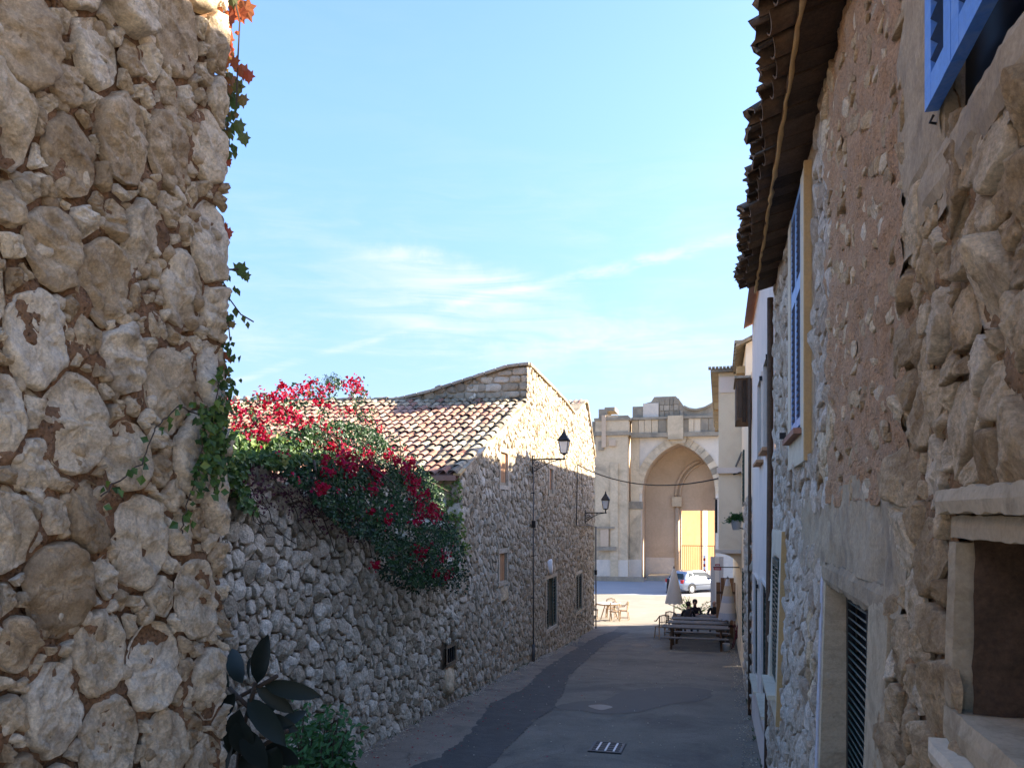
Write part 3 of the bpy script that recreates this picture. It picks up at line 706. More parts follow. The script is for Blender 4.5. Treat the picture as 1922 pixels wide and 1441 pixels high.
# quoins of the near corner, and stones round the openings
rg = random.Random(9)
z = -2.6
while z < .72:
    h = rg.uniform(.18, .3); w = rg.choice((.22, .36)); mb = MB()
    stone(mb, [(YH0 - .02, z), (YH0 + w, z), (YH0 + w, min(z + h, .78) - .02), (YH0 - .02, min(z + h, .78) - .02)], mH, 14, [(1, -.5), (1, .5), (.94, .9), (.6, 1)], .05, .01, 4, rg, edge=.02)
    mb.build('quoin', 'stone_house', hs_, True); z += h
for i, o in enumerate(OPS):
    a, b, c, d = o
    for (q0, q1, q2, q3) in ((a - .1, b + .1, d + .01, d + .13), (a - .11, a - .01, c, d), (b + .01, b + .11, c, d), (a - .12, b + .12, c - .12, c - .01)):
        MB().box((XG - .0, (q0 + q1) / 2, (q2 + q3) / 2), (.07 + rg.uniform(-.01, .01), q1 - q0 - .006, q3 - q2 - .006), rnd=rg.uniform(.5, 1)).build('surround_stone', 'stone_house', hs_)
mb = MB(); a, b, c, d = OPS[3]; stone(mb, [(a + .25, d + .14), (b - .25, d + .14), (b - .25, d + .62), (a + .25, d + .62)], mH, 16, [(1, -.5), (1, .8), (.97, 1), (.6, 1)], .07, .004, 4, rg, rnd=.95, edge=.02); mb.build('plaque', 'white', hs_, True)
mb = MB(); a, b, c, d = OPS[1]; stone(mb, [(a - .1, c - .5), (b + .1, c - .5), (b + .05, c - .14), (a - .05, c - .14)], mH, 16, RINGS_MID, .05, .012, 4, rg, rnd=.5, edge=.03); mb.build('block', 'stone_right', hs_, True)
for o in OPS[:3]:
    mb = MB(); mb.bx(XG - .09, XG - .05, o[0], o[1], o[2], o[3]); pnl = mb.build('wooden_panel', 'wood_tan', hs_)
    for k in range(3):
        y0 = o[0] + (o[1] - o[0]) * k / 3; MB().bx(XG - .049, XG - .036, y0 + .01, y0 + (o[1] - o[0]) / 3 - .01, o[2] + .01, o[3] - .01, rnd=R.random()).build('board', 'wood_tan', pnl)
# lower windows: green shutters
def shutter(parent, X, y0, y1, z0, z1, mat, side, n=12, th=.035, open_=0.0, hinge=None, smat=None, slat_w=.045, st=.055, gapf=1.0, rail=.06):
    """louvred leaf whose outer face looks along side*X; built about its hinge, parts: slats"""
    w = y1 - y0; mb = MB()
    for a, b in ((0, st), (w - st, w)): mb.bx(0, th, a, b, 0, z1 - z0)
    for a, b in ((0, rail), (z1 - z0 - rail, z1 - z0)): mb.bx(0.0005, th - .0005, st, w - st, a, b)
    hy = hinge if hinge is not None else y0
    o = mb.build('shutter', mat, None, False, centre=False); o.parent = parent
    slats = []
    hgt = (z1 - z0 - 2 * rail) / n
    for k in range(n):
        m2 = MB(); zc = rail + hgt * (k + .5)
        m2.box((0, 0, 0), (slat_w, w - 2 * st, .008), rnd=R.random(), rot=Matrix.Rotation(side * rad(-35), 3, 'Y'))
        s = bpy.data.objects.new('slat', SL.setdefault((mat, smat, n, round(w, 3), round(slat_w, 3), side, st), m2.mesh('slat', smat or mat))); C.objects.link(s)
        s.parent = o; s.location = (th / 2, w / 2, zc); slats.append(s)
    base = Vector((X if side > 0 else X - th, y0, z0))
    if open_:
        # swing about the hinge edge
        rot = Matrix.Rotation(open_, 4, 'Z')
        hp = Vector((0, 0 if hy == y0 else w, 0))
        M4 = Matrix.Translation(base - WL[parent.name] + hp) @ rot @ Matrix.Translation(-hp); o.matrix_local = M4
    else: o.location = base - WL[parent.name]
    return o
SL = {}
a, b, c, d = OPS[3]
MB().bx(XG - .26, XG - .25, a, b, c, d).build('pane', 'glass_dark', hs_)
shutter(hs_, XG - .04, a, a + .5, c, d, 'green_dark', 1, 14)
shutter(hs_, XG - .04, b - .5, b, c, d, 'green_dark', 1, 14)
MB().bx(XG - .2, XG - .18, a + .5, b - .5, c + .5, d - .1).build('curtain', 'cloth', hs_)
a, b, c, d = OPS[4]
shutter(hs_, XG - .03, a, (a + b) / 2 - .01, c, d, 'green_dark', 1, 14); shutter(hs_, XG - .03, (a + b) / 2 + .01, b, c, d, 'green_dark', 1, 14)
# face towards the garden (between eave and garden wall)
def mS(s, z, h): return (s, YH0 + .02 - h, z)
sheet('side_mortar', -14, XG - .02, -1.8, .75, .15, mS, .02, 3, 'mortar_house', hs_)
pts, gr, ce = pack(-9, XG, -1.8, .6, (.17, .13, .09), 1.2, 41); cl = cells(pts, gr, ce, .04, 1.2, [(1, 0, XG), (0, 1, .62)])
masonry(hs_, cl, mS, 'stone_house', 10, RINGS_MID, .05, .02, 4, 8, limit=18, edge=.1)
MB().tube([(-6.6, YH0 - .12, -.12), (XG - .1, YH0 - .1, -.28)], .11, 10).build('gutter_stone', 'stone_garden', hs_, True)
# big ashlar of the raised storey's corner
def mR(s, z, h): return (s, 22.04 - h, z)
z = 3.32; row = 0
def rtop(x):
    Q = sorted(RP)
    for (a, b), (c, d) in zip(Q, Q[1:]):
        if a <= x <= c: return b + (d - b) * (x - a) / (c - a)
    return 3.2
while z < 4.2:
    h = rg.uniform(.17, .24); x = XG
    while x > -6.9:
        w = rg.uniform(.25, .55) if row % 2 else rg.uniform(.2, .62)
        if z + h * .8 < rtop(x - w * .6):
            zt = min(z + h, rtop(x - w) - .02, rtop(x) - .02) if x - w < -5.8 else min(z + h, 4.2)
            if zt - z > .06:
                mb = MB(); stone(mb, [(x - w + .02, z), (x, z), (x, zt - .02), (x - w + .02, zt - .02)], mR, 14, [(1, -.5), (1, .5), (.95, .9), (.6, 1)], .06, .012, 3, rg, edge=.02); mb.build('ashlar', 'stone_garden' if x < -6.1 else 'stone_house', hs_, True)
        x -= w
    z += h; row += 1
mb = MB()
pts, gr, ce = pack(-11.4, -6.6, 2.9, 4.2, (.11, .08), 1.3, 51, lambda s, z: z < rtop(s) - .05); 
for poly, r in cells(pts, gr, ce, .04, 1.3): stone(mb, poly, mR, 8, RINGS_FAR, .05, .02, 4, rg)
stuff(mb.build('small_stones', 'church_dark', hs_, True))
# coping stones along the raised storey and gable tops
mb = MB(); x = XG + .06
while x > -11.4:
    w = rg.uniform(.28, .45); zz = (rtop(min(x, XG)) + rtop(x - w)) / 2
    m2 = MB().box((x - w / 2, 22.15, zz + .0), (w * .96, .5, .07), rnd=rg.random(), rot=Matrix.Rotation(-math.atan2(rtop(min(x, XG)) - rtop(x - w), w), 3, 'Y')); m2.build('coping', 'church_dark', hs_); x -= w
def along(p, q, step): 
    L = math.hypot(q[0] - p[0], q[1] - p[1]); n = max(1, round(L / step)); return [((p[0] + (q[0] - p[0]) * (i + .5) / n), (p[1] + (q[1] - p[1]) * (i + .5) / n), L / n, math.atan2(q[1] - p[1], q[0] - p[0])) for i in range(n)]
for i in range(3, 9):
    if PROF[i + 1][1] - PROF[i][1] > 3: continue
    for y, zc, L, an in along(PROF[i], PROF[i + 1], .42):
        MB().box((XG - .12, y, zc + .035), (.42, L * .96, .07), rnd=rg.random(), rot=Matrix.Rotation(an, 3, 'X')).build('coping', 'tile_old', hs_)
# ---- roof, one barrel tile at a time
rf = MB()
def zridge(X): return 3.27 + (XG - X) * .028
EZ = .86; EY = YH0 - .22; RY = 22.0
def rpt(X, f, up=0): return Vector((X, EY + (RY - EY) * f, EZ - .06 + (zridge(X) - EZ + .0) * f + up))
rf.add([rpt(XG - .02, 0), rpt(-24, 0), rpt(-24, 1), rpt(XG - .02, 1)], [(0, 1, 2, 3)])
rf.add([rpt(XG - .02, 0, -.1), rpt(-24, 0, -.1), rpt(-24, 1, -.1), rpt(XG - .02, 1, -.1)], [(0, 1, 2, 3)])
rf.add([rpt(XG - .02, 0), rpt(-24, 0), rpt(-24, 0, -.1), rpt(XG - .02, 0, -.1)], [(0, 1, 2, 3)])
rf.add([rpt(-11, 1), rpt(-24, 1), rpt(-24, 1) + Vector((0, 6, -2.4)), rpt(-11, 1) + Vector((0, 6, -2.4))], [(0, 1, 2, 3)])
rf.add([(-24, 27.4, 1.2), (XG - .07, 27.4, 3.95), (XG - .07, 29.4, 3.6), (-24, 29.4, 3.4)], [(0, 1, 2, 3)])
roof = rf.build('roof', 'tile', hs_)
def tile_mesh(L, r0, r1, mat, seg=7, th=.016, seed=0, nm='tile', sag=.0):
    rg = random.Random(seed); vs = []; K = 3
    for side in (0, 1):
        for k in range(K + 1):
            t = k / K; r = (r0 + (r1 - r0) * t) - side * th
            for i in range(seg + 1):
                a = math.pi * i / seg; w = 1 + rg.uniform(-.03, .03)
                vs.append((r * math.cos(a) * w, -L * t, r * math.sin(a) * .82 * w + rg.uniform(-.003, .003)))
    fs = []; m = (K + 1) * (seg + 1)
    for side in (0, 1):
        for k in range(K):
            for i in range(seg):
                a = side * m + k * (seg + 1) + i; f = (a, a + 1, a + seg + 2, a + seg + 1); fs.append(f if side else f[::-1])
    for k in (0, K):
        for i in range(seg): a = k * (seg + 1) + i; fs.append((a, a + 1, a + 1 + m, a + m))
    for i in (0, seg):
        for k in range(K): a = k * (seg + 1) + i; fs.append((a, a + seg + 1, a + seg + 1 + m, a + m))
    return vs, fs
TM = []
for k in range(8):
    vs, fs = tile_mesh(.46, .085, .108, None, seed=k)
    for mt in ('tile', 'tile_old'): TM.append((mt, MB().add(vs, fs, rnd=k / 7).mesh('tile', mt, True)))
TV = [tile_mesh(.46, .085, .108, None, seg=5, seed=k) for k in range(8)]
rg = random.Random(77); allt = []
ncol = int((24 - 5.3) / .225)
for i in range(ncol):
    X = XG - .10 - i * .225; slope = math.atan2(zridge(X) - EZ, RY - EY); Ls = math.hypot(zridge(X) - EZ, RY - EY); nr = 17
    jx = rg.uniform(-.015, .015)
    for j in range(nr):
        f = (j + 1) / nr + rg.uniform(-.004, .004) + .01
        p = rpt(X + jx, f, .015 + rg.uniform(-.006, .010)); p.x += rg.uniform(-.012, .012)
        d = px(p)
        old = (i < 5 and rg.random() < .8 - .12 * i) or (f > .93 and rg.random() < .75) or (rg.random() < .05) or (i < 14 and rg.random() < (14 - i) * .02 + (f - .5) * .25)
        e = Euler((slope - .035 + rg.gauss(0, .015), rg.gauss(0, .04), rg.gauss(0, .03 if not old else .07)))
        allt.append((-1e9 if not (380 < d[0] < 1000) else -d[2], p, e, old, rg.randrange(8), d))
allt.sort(key=lambda t: -t[0])
# about 300 nearest that show most become parts, the rest one part
vis = [t for t in allt if t[0] > -1e8]
for t in vis[:300]:
    _, p, e, old, k, d = t; o = bpy.data.objects.new('tile', TM[k * 2 + (1 if old else 0)][1]); C.objects.link(o); o.parent = roof; o.location = p - WL[roof.name]; o.rotation_euler = e
mbs = {False: MB(), True: MB()}
for t in vis[300:] + [t for t in allt if t[0] < -1e8]:
    _, p, e, old, k, d = t; Rm = e.to_matrix(); vs, fs = TV[k]; mbs[old].add([Rm @ Vector(q) + p for q in vs], fs, rnd=rg.random())
for k, mb in mbs.items(): stuff(mb.build('more_tiles', 'tile_old' if k else 'tile', roof, True))
# ridge tiles and a few loose stones on the ridge
X = XG - 3.6
while X > -23:
    L = .42; vs, fs = tile_mesh(L, .11, .12, None, seg=6, seed=int(-X * 10)); Rm = Euler((0, 0, rad(90))).to_matrix() ; p = rpt(X, 1, .03 + rg.uniform(-.02, .02)); p.y += .02
    MB().add([Rm @ Vector(q) + p for q in vs], fs, rg.random()).build('ridge_tile', 'tile_old', hs_, True)
    if rg.random() < .28:
        m2 = MB(); pt = [(X - .1, p.z + .05), (X + .09, p.z + .04), (X + .11, p.z + .17), (X - .07, p.z + .2)]
        stone(m2, pt, lambda s, z, h: (s, 21.95 - h, z), 12, [(1, -1.2), (1, .4), (.7, .95), (.3, 1)], .06, .02, 6, rg); m2.build('ridge_stone', 'stone_garden', hs_, True)
    X -= .36
# verge: mortar fillet and rim tiles down the gable
for y, zc, L, an in along((YH0 - .2, .84), (21.9, 3.2), .36):
    MB().box((XG - .0, y, zc - .02), (.16, L * .98, .05), rnd=rg.random(), rot=Matrix.Rotation(an, 3, 'X')).build('verge_tile', 'ochre' if rg.random() < .3 else 'stone_house', hs_)
# small tiled roof further along
mb = MB(); q = [(29.4, 3.62), (31.9, 4.55)]
for i in range(7):
    X = XG - .14 - i * .225
    for j in range(7):
        f = (j + 1) / 7; y = 29.3 + 2.6 * f; z = 3.6 + .97 * f; e = Euler((rad(20), 0, rg.gauss(0, .04))); vs, fs = TV[rg.randrange(8)]
        m2 = MB().add([e.to_matrix() @ Vector(v) + Vector((X, y, z)) for v in vs], fs, rg.random()); m2.build('tile', 'tile_old' if rg.random() < .5 else 'tile', hs_, True)
mb.add([(XG - .05, 29.3, 3.56), (-9, 29.3, 3.56), (-9, 31.95, 4.5), (XG - .05, 31.95, 4.5)], [(0, 1, 2, 3)]); mb.add([(XG - .05, 32, 4.5), (-9, 32, 4.5), (-9, 34.5, 2.4), (XG - .05, 34.5, 2.4)], [(0, 1, 2, 3)])
mb.build('far_roof', 'wood_dark', hs_)
# ================================================================== NEAR RIGHT HOUSE
XR = .61
def bat(z): return .03 * max(0.0, -z)
rh = thing('rubble_house', 'near house with rubble and red plaster wall, blue shutters and tiled eave on the right', 'house', (XR + 1, 5, G(5)))
def mR_(s, z, h): return (XR - bat(z) - h, s, z)
DOOR = (3.47, 4.9, G(4.2) - .3, -.28); NICHE = (1.5, 2.34, -.52, .0); W1 = (1.5, 2.44, 1.03, 2.45); W2 = (6.12, 6.96, .62, 2.40); W3 = (8.02, 8.9, -1.72, -.42)
ROPS = [DOOR, NICHE, W1, W2, W3]
def inops(s, z, m=0.0): return any(o[0] - m < s < o[1] + m and o[2] - m < z < o[3] + m for o in ROPS)
EAVE = 2.5; YR0 = 1.45; YR1 = 9.47  # unseen near end cut short so sun bounces onto the walls
mb = MB(); panel(mb, YR0, YR1, -4.6, EAVE + .1, [DOOR + (.28,), NICHE + (.34,), W1 + (.14,), W2 + (.12,), W3 + (.12,)], lambda s, z, h: mR_(s, z, h - .035), .2, flip=True, back=True)
mb.build('wall_core', 'mortar_pale', rh)
def zone(s, z):
    if s < 2.95 or (s < 3.1 and z < -.3): 
        if z > .90 and s > 1.0 and (z < 1.06 or s > 2.5): return 'cem'
        return 'A'
    if -.30 < z < .10 + .05 * noise.noise(Vector((s * 3, 0, 0))) and s < 6.4: return 'cem'
    if s < 4.85 + .12 * noise.noise(Vector((z * 3, 1, 0))): return 'B' if z > 0 else 'jamb'
    return 'C'
def shf(name, mat, zs, s0, s1, res, amp, freq, off):
    return sheet(name, s0, s1, -3.7, EAVE + .02, res, lambda s, z, h: mR_(s, z, h + off), amp, freq, mat, rh, lambda s, z: (zone(s, z) in zs or zone(s - .06, z) in zs or zone(s + .06, z) in zs or zone(s, z + .05) in zs or zone(s, z - .05) in zs) and not inops(s, z), flip=True)
shf('mortar', 'mortar_right', ('A',), 1.46, 3.12, .022, .03, 7, -.016)
shf('red_plaster', 'plaster_red', ('B',), 2.9, 5.05, .025, .03, 6, .006)
shf('cement_band', 'cement', ('cem',), 1.46, 6.42, .03, .02, 4, .008)
shf('pale_mortar', 'mortar_pale', ('C', 'jamb'), 3.05, YR1 - .02, .05, .02, 5, -.012)
def inA(s, z): return zone(s, z) == 'A' and not inops(s, z, .07) and not (-.72 < z < .12 and s < 2.47)
pts, gr, ce = pack(1.5, 3.08, -2.6, EAVE, (.11, .08, .058, .04), 1.1, 61, inA); cl = cells(pts, gr, ce, .02, 1.1, None, 1.7)
masonry(rh, cl, mR_, 'stone_right', 52, RINGS_NEAR, .019, .012, 10, 9, True, limit=150, edge=.07, hs=False)
rg = random.Random(4)
def inB(s, z): return zone(s, z) == 'B' and not inops(s, z, .05)
pts, gr, ce = pack(2.98, 4.85, .1, EAVE, (.05, .036, .026), 1.45, 62, inB); cl = [c for c in cells(pts, gr, ce, .03, 1.45) if rg.random() < .5]
masonry(rh, cl, lambda s, z, h: mR_(s, z, h + .006), 'stone_right', 12, RINGS_MID, .012, .008, 9, 10, True, limit=60, hs=False, edge=.16, smooth=False)
def inC(s, z): return zone(s, z) in ('C', 'jamb') and z > G(s) and not inops(s, z, .05) and not (5.5 < s < 7.3 and .33 < z) and not (7.65 < s < 9.3 and -2.0 < z < -.1) and not (3.1 < s < 3.5 and z < 0) and not (4.85 < s < 5.1 and z < -.25)
pts, gr, ce = pack(3.1, YR1 - .04, -3.6, EAVE, (.10, .075, .055, .04), 1.05, 63, inC); cl = cells(pts, gr, ce, .018, 1.05, [(1, 0, YR1 - .02)], 1.35)
masonry(rh, cl, mR_, 'stone_grey', 12, RINGS_MID, .026, .014, 8, 12, True, limit=90, smooth=False, matf=lambda s, z: 'stone_grey' if noise.noise(Vector((s, z, 7))) > -.25 or s > 6 else 'stone_right', edge=.11)
# door: plaster jambs, lintel, two louvred leaves set back
def slab(nm, s0, s1, z0, z1, h0, h1, mat, rough_=.004, parent=None):
    """roughly trued block against the wall, edges slightly uneven"""
    m = MB(); rg2 = random.Random(int(s0 * 100 + z0 * 1000)); st = []
    ns = max(2, int((s1 - s0) / .03)); nz = max(2, int((z1 - z0) / .03)); rough_ *= .6; vs = []; fs = []
    def j(): return rg2.uniform(-rough_, rough_)
    for i in range(ns + 1):
        for k in range(nz + 1):
            s = s0 + (s1 - s0) * i / ns; z = z0 + (z1 - z0) * k / nz; e = (i in (0, ns)) or (k in (0, nz))
            q3 = Vector((s * 9, z * 9, s0 * 7)); f3 = noise.fractal(q3, .8, 2.1, 3) * rough_ * 1.3; vs.append(mR_(s + (j() + f3 if e else 0), z + (j() + f3 if e else 0), h1 + (f3 if not e else -rough_ * 2)))
    n1 = nz + 1
    for i in range(ns):
        for k in range(nz): fs.append((i * n1 + k, i * n1 + k + 1, (i + 1) * n1 + k + 1, (i + 1) * n1 + k))
    rim = [(i, 0) for i in range(ns)] + [(ns, k) for k in range(nz)] + [(i, nz) for i in range(ns, 0, -1)] + [(0, k) for k in range(nz, 0, -1)]
    o = len(vs); 
    for i, k in rim: p = vs[i * n1 + k]; vs.append((XR - bat(p[2]) - h0, p[1], p[2]))
    for q in range(len(rim)):
        a, b = rim[q], rim[(q + 1) % len(rim)]; fs.append((a[0] * n1 + a[1], b[0] * n1 + b[1], o + (q + 1) % len(rim), o + q))
    m.add(vs, fs, rg2.random()); return m.build(nm, mat, parent or rh, False)
slab('door_jamb', 3.10, DOOR[0] + .006, -3.2, -.33, -.28, .022, 'plaster_jamb')
slab('door_jamb', 4.893, 4.968, -3.2, -.33, -.28, .012, 'plaster_jamb'); slab('door_edge', 4.97, 5.06, -3.2, -.36, -.06, .02, 'lavender')
slab('lintel', 3.2, 5.0, -.40, -.27, -.16, .018, 'cement', .012)
dd = MB().bx(XR + .15, XR + .18, DOOR[0] + .005, DOOR[1] - .005, -3.2, DOOR[3] - .06).build('door', 'black_paint', rh)
for k, (a, b) in enumerate(((DOOR[0] + .03, DOOR[0] + .7), (DOOR[0] + .72, DOOR[1] - .02))):
    for z0, z1 in ((-2.6, -1.5), (-1.5, -.42)): shutter(rh, XR + .13, a, b, z0, z1, 'black_paint', -1, 22, smat='green_dark', slat_w=.045, th=.04)
# niche with a heavy stone frame
slab('niche_lintel', 1.47, 2.42, .003, .066, -.1, .042, 'plaster_jamb', .006)
slab('niche_frieze', 1.47, 2.38, -.06, -.004, -.33, .010, 'plaster_jamb', .004)
slab('niche_jamb', 2.325, 2.395, -.515, -.073, -.3, .012, 'plaster_jamb', .006)
slab('niche_sill_block', 1.47, 2.40, -.60, -.512, -.33, .01, 'plaster_jamb', .006)
slab('niche_sill', 1.47, 2.36, -.65, -.603, -.1, .055, 'cream', .006)
MB().bx(XR + .31, XR + .33, 1.48, 2.33, -.51, -.01).build('niche_shade_back', 'tile_under', rh)  # dark brown back: shade of the deep niche put into its colour
sheet('niche_shade_lining', .02, .30, -.512, -.01, .02, lambda s, z, h: (XR + s, 2.275 - h, z), .02, 9, 'wood_dark', rh)  # lining coloured dark to imitate the shade inside the niche
# first window, blue leaves standing just proud of a dark opening
slab('window_band', 2.44, 2.93, 1.03, 2.5, -.05, .016, 'cement', .008); slab('window_sill_band', 1.47, 2.93, .89, 1.03, -.05, .022, 'cement', .010)
MB().bx(XR + .045, XR + .07, W1[0], W1[1], W1[2], W1[3]).build('opening_shade', 'black_paint', rh)  # black sheet standing in for the dark inside the opening
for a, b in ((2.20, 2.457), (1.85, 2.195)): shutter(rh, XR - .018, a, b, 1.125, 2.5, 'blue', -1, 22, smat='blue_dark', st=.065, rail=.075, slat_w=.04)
MB().bx(XR - .035, XR - .02, 2.458, 2.476, 1.28, 1.46).build('hinge', 'iron', rh)
MB().tube([(XR - .03, 2.46, 1.115), (XR - .035, 2.48, 1.105), (XR - .0, 2.49, 1.10)], .004).build('shutter_stay', 'iron', rh)
# second window, ochre and cream surround
def surround(Y0, Y1, Z0, Z1, op, h=.045):
    a, b, c, d = op
    slab('surround', Y0, a, Z0, Z1, -.02, h, 'cream', .003); slab('surround', b, Y1, Z0, Z1, -.02, h, 'cream', .003)
    slab('surround', a, b, Z0, c, -.02, h, 'cream', .003)
    if d < Z1 - .02: slab('surround', a, b, d, Z1, -.02, h, 'cream', .003)
    m = MB(); m.add([mR_(Y0 - .006, Z0, -.0), mR_(Y0 - .006, Z1, -.0), mR_(Y0 - .006, Z1, h + .003), mR_(Y0 - .006, Z0, h + .003), mR_(Y0 + .05, Z1, h + .003), mR_(Y0 + .05, Z0, h + .003)], [(0, 1, 2, 3), (3, 2, 4, 5)]); m.build('surround_edge', 'ochre', rh)
surround(5.80, 7.2, .37, 2.42, W2)
for a, b in ((6.14, 6.535), (6.545, 6.94)):
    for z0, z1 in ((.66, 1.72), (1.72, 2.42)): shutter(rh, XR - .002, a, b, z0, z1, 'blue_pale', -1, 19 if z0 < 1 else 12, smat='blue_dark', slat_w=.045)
MB().bx(XR - .10, XR - .0, 6.0, 7.05, .575, .615).build('sill', 'tile', rh)
MB().bx(XR - .13, XR - .08, 6.9, 6.96, .62, .67).build('shutter_catch', 'black_paint', rh)
surround(7.72, 9.2, -1.95, -.16, W3)
for a, b in ((8.04, 8.45), (8.47, 8.88)): shutter(rh, XR - .032, a, b, -1.68, -.45, 'green_dark', -1, 22, slat_w=.045)
MB().bx(XR - .17, XR - .05, 7.95, 8.97, -1.76, -1.715).build('sill', 'cream', rh)
# eave: barrel tiles laid flat, boards, ochre mortar line; roof above
er = MB(); rise = .60
def roofz(x): return EAVE + .12 + (x - .2) * rise
RX = 4.2
er.add([(.30, YR0, roofz(.30)), (RX, YR0, roofz(RX)), (RX, YR1, roofz(RX)), (.30, YR1, roofz(.30))], [(0, 1, 2, 3)])
er.add([(.30, YR0, roofz(.30) + .05), (RX, YR0, roofz(RX) + .05), (RX, YR1, roofz(RX) + .05), (.30, YR1, roofz(.30) + .05)], [(0, 1, 2, 3)])
er.add([(RX, YR0, roofz(RX)), (RX * 2, YR0, EAVE), (RX * 2, YR1, EAVE), (RX, YR1, roofz(RX))], [(0, 1, 2, 3)])
er.add([(.62, YR1, EAVE - .1), (.62, YR1, roofz(.62)), (RX, YR1, roofz(RX)), (RX, YR1, EAVE - .1)], [(0, 1, 2, 3)])
er.add([(.66, YR0, -3), (.66, YR0, roofz(.62)), (RX, YR0, roofz(RX)), (RX, YR0, -3)], [(0, 1, 2, 3)])
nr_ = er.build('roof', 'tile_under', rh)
rg = random.Random(21); y = 1.5
while y < YR1 - .05:
    vs, fs = tile_mesh(.46, .125, .10, None, seg=7, seed=int(y * 37), th=.018); over = .34 + rg.uniform(-.03, .05) + max(0, (5 - y)) * .015
    e = Euler((rad(8 + rg.uniform(-3, 4)), rad(180) + rg.gauss(0, .05), rad(-90) + rg.gauss(0, .03))); Rm = e.to_matrix()      # channel tile, hollow side up
    base = Vector((XR + .10, y, EAVE + .20 + rg.uniform(-.01, .015)))
    Rm = Matrix(((0, 1, 0), (1, 0, 0), (0, 0, 1))) @ Euler((rg.gauss(0, .02), 0, rg.gauss(0, .03))).to_matrix()
    k = (over + .12) / .46; sl_ = rad(20)
    P = []
    for v in vs:
        q = Vector((v[1] * k, v[0], -v[2] * .62)); q = Matrix.Rotation(-sl_ + rg.gauss(0, .0), 3, 'Y') @ q; q = Euler((0, 0, 0)).to_matrix() @ q; P.append(q + base)
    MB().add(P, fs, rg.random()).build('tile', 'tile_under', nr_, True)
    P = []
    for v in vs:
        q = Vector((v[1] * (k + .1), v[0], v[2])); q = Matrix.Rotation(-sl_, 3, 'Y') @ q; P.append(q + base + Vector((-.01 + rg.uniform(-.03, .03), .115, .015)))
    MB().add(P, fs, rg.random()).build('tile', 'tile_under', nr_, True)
    y += .235
y = 1.5
while y < YR1 - .1:
    w = rg.uniform(.17, .26)
    MB().box((XR - .10, y + w / 2, EAVE + .045 + rg.uniform(-.008, .008)), (.26, w * .94, .03), rnd=rg.random(), rot=Matrix.Rotation(rad(-14), 3, 'Y')).build('eave_board', 'wood_dark', nr_); y += w
mb = MB(); pts_ = [(XR - .215 + rg.uniform(-.006, .006), 3.9 + i * .11, EAVE + .0 + rg.uniform(-.006, .006)) for i in range(51)]
mb.tube(pts_, [.014 + rg.uniform(-.004, .005) for _ in pts_], 6); mb.build('mortar_line', 'ochre', nr_, True)
for y_, r_ in ((2.45, .075), (3.15, .07), (3.85, .06)):
    MB().tube([(XR + .05, y_, EAVE + .02), (XR - .10, y_, EAVE - .015), (XR - .24, y_ + .02, EAVE - .05)], [r_, r_ * .95, r_ * .8], 9).build('rafter_end', 'wood_dark', nr_, True)
# drain pipe
dp = MB(); dp.tube([(XR - .05, 9.50, 2.45), (XR - .05, 9.50, .5), (XR - .07, 9.50, -1.6), (XR - .09, 9.50, G(9.5) + .02)], .035, 8)
o = dp.build('drain_pipe', 'wood_dark', None, True); tag(o, 'dark vertical downpipe between the blue shuttered house and the white house', 'drain pipe')

# ================================================================== WHITE HOUSE
def mX(s, z, h): return (XR - h, s, z)
wh = thing('white_house', 'narrow white plastered house behind the drain pipe on the right', 'house', (XR + 2, 12.7, G(12.7)))
WO = [(10.35, 11.3, .85, 2.0), (11.95, 13.05, .80, 2.0), (10.7, 12.0, -2.55, -.95), (13.1, 14.5, -2.75, -1.05)]
m = MB(); panel(m, 9.56, 15.9, -5, 3.6, WO, mX, .09, flip=True, back=False); m.bx(XR + .1, 5, 9.56, 9.6, -5, 3.6); m.bx(XR + .1, 5, 15.86, 15.9, -5, 3.6)
m.add([(.61, 9.56, 3.6), (4.2, 9.56, 5.3), (7, 9.56, 3.6)], [(0, 1, 2)]); m.add([(.61, 15.9, 3.6), (4.2, 15.9, 5.3), (7, 15.9, 3.6)], [(0, 1, 2)])
m.build('wall', 'plaster_white', wh)
m = MB(); m.add([(.45, 9.5, 3.55), (4.2, 9.5, 5.35), (4.2, 15.95, 5.35), (.45, 15.95, 3.55)], [(0, 1, 2, 3)]); m.add([(8, 9.5, 3.55), (4.2, 9.5, 5.35), (4.2, 15.95, 5.35), (8, 15.95, 3.55)], [(0, 1, 2, 3)]); m.build('roof', 'tile', wh)
for i, (a, b, c, d) in enumerate(WO):
    w = MB(); w.bx(XR + .07, XR + .09, a, b, c, d); wn_ = w.build('window', 'glass_dark', wh)
    m = MB(); 
    for y0, y1 in ((a - .04, a), (b, b + .04)): m.bx(XR - .035, XR + .02, y0, y1, c - .02, d + .04)
    m.bx(XR - .033, XR + .02, a, b, d, d + .038); m.build('frame', 'plaster_white', wn_)
    MB().bx(XR - .10, XR + .02, a - .06, b + .06, c - .06, c - .021).build('sill', 'cream' if i > 1 else 'wood_tan', wn_)
    for q0, q1 in ((a, (a + b) / 2 - .005), ((a + b) / 2 + .005, b)):
        shutter(wh, XR + .05, q0, q1, c, d, 'green_dark', -1, 14, slat_w=.04)
    MB().bx(XR - .06, XR - .02, a - .10, a - .06, d - .1, d - .04).build('shutter_catch', 'iron', wh)
# small rough base plinth
sheet('plinth', 9.56, 15.9, -4.4, -3.0, .1, lambda s, z, h: (XR - .012 - h * .5, s, z), .01, 2, 'plaster_white', wh, flip=True, topf=lambda s: G(s) + .55)

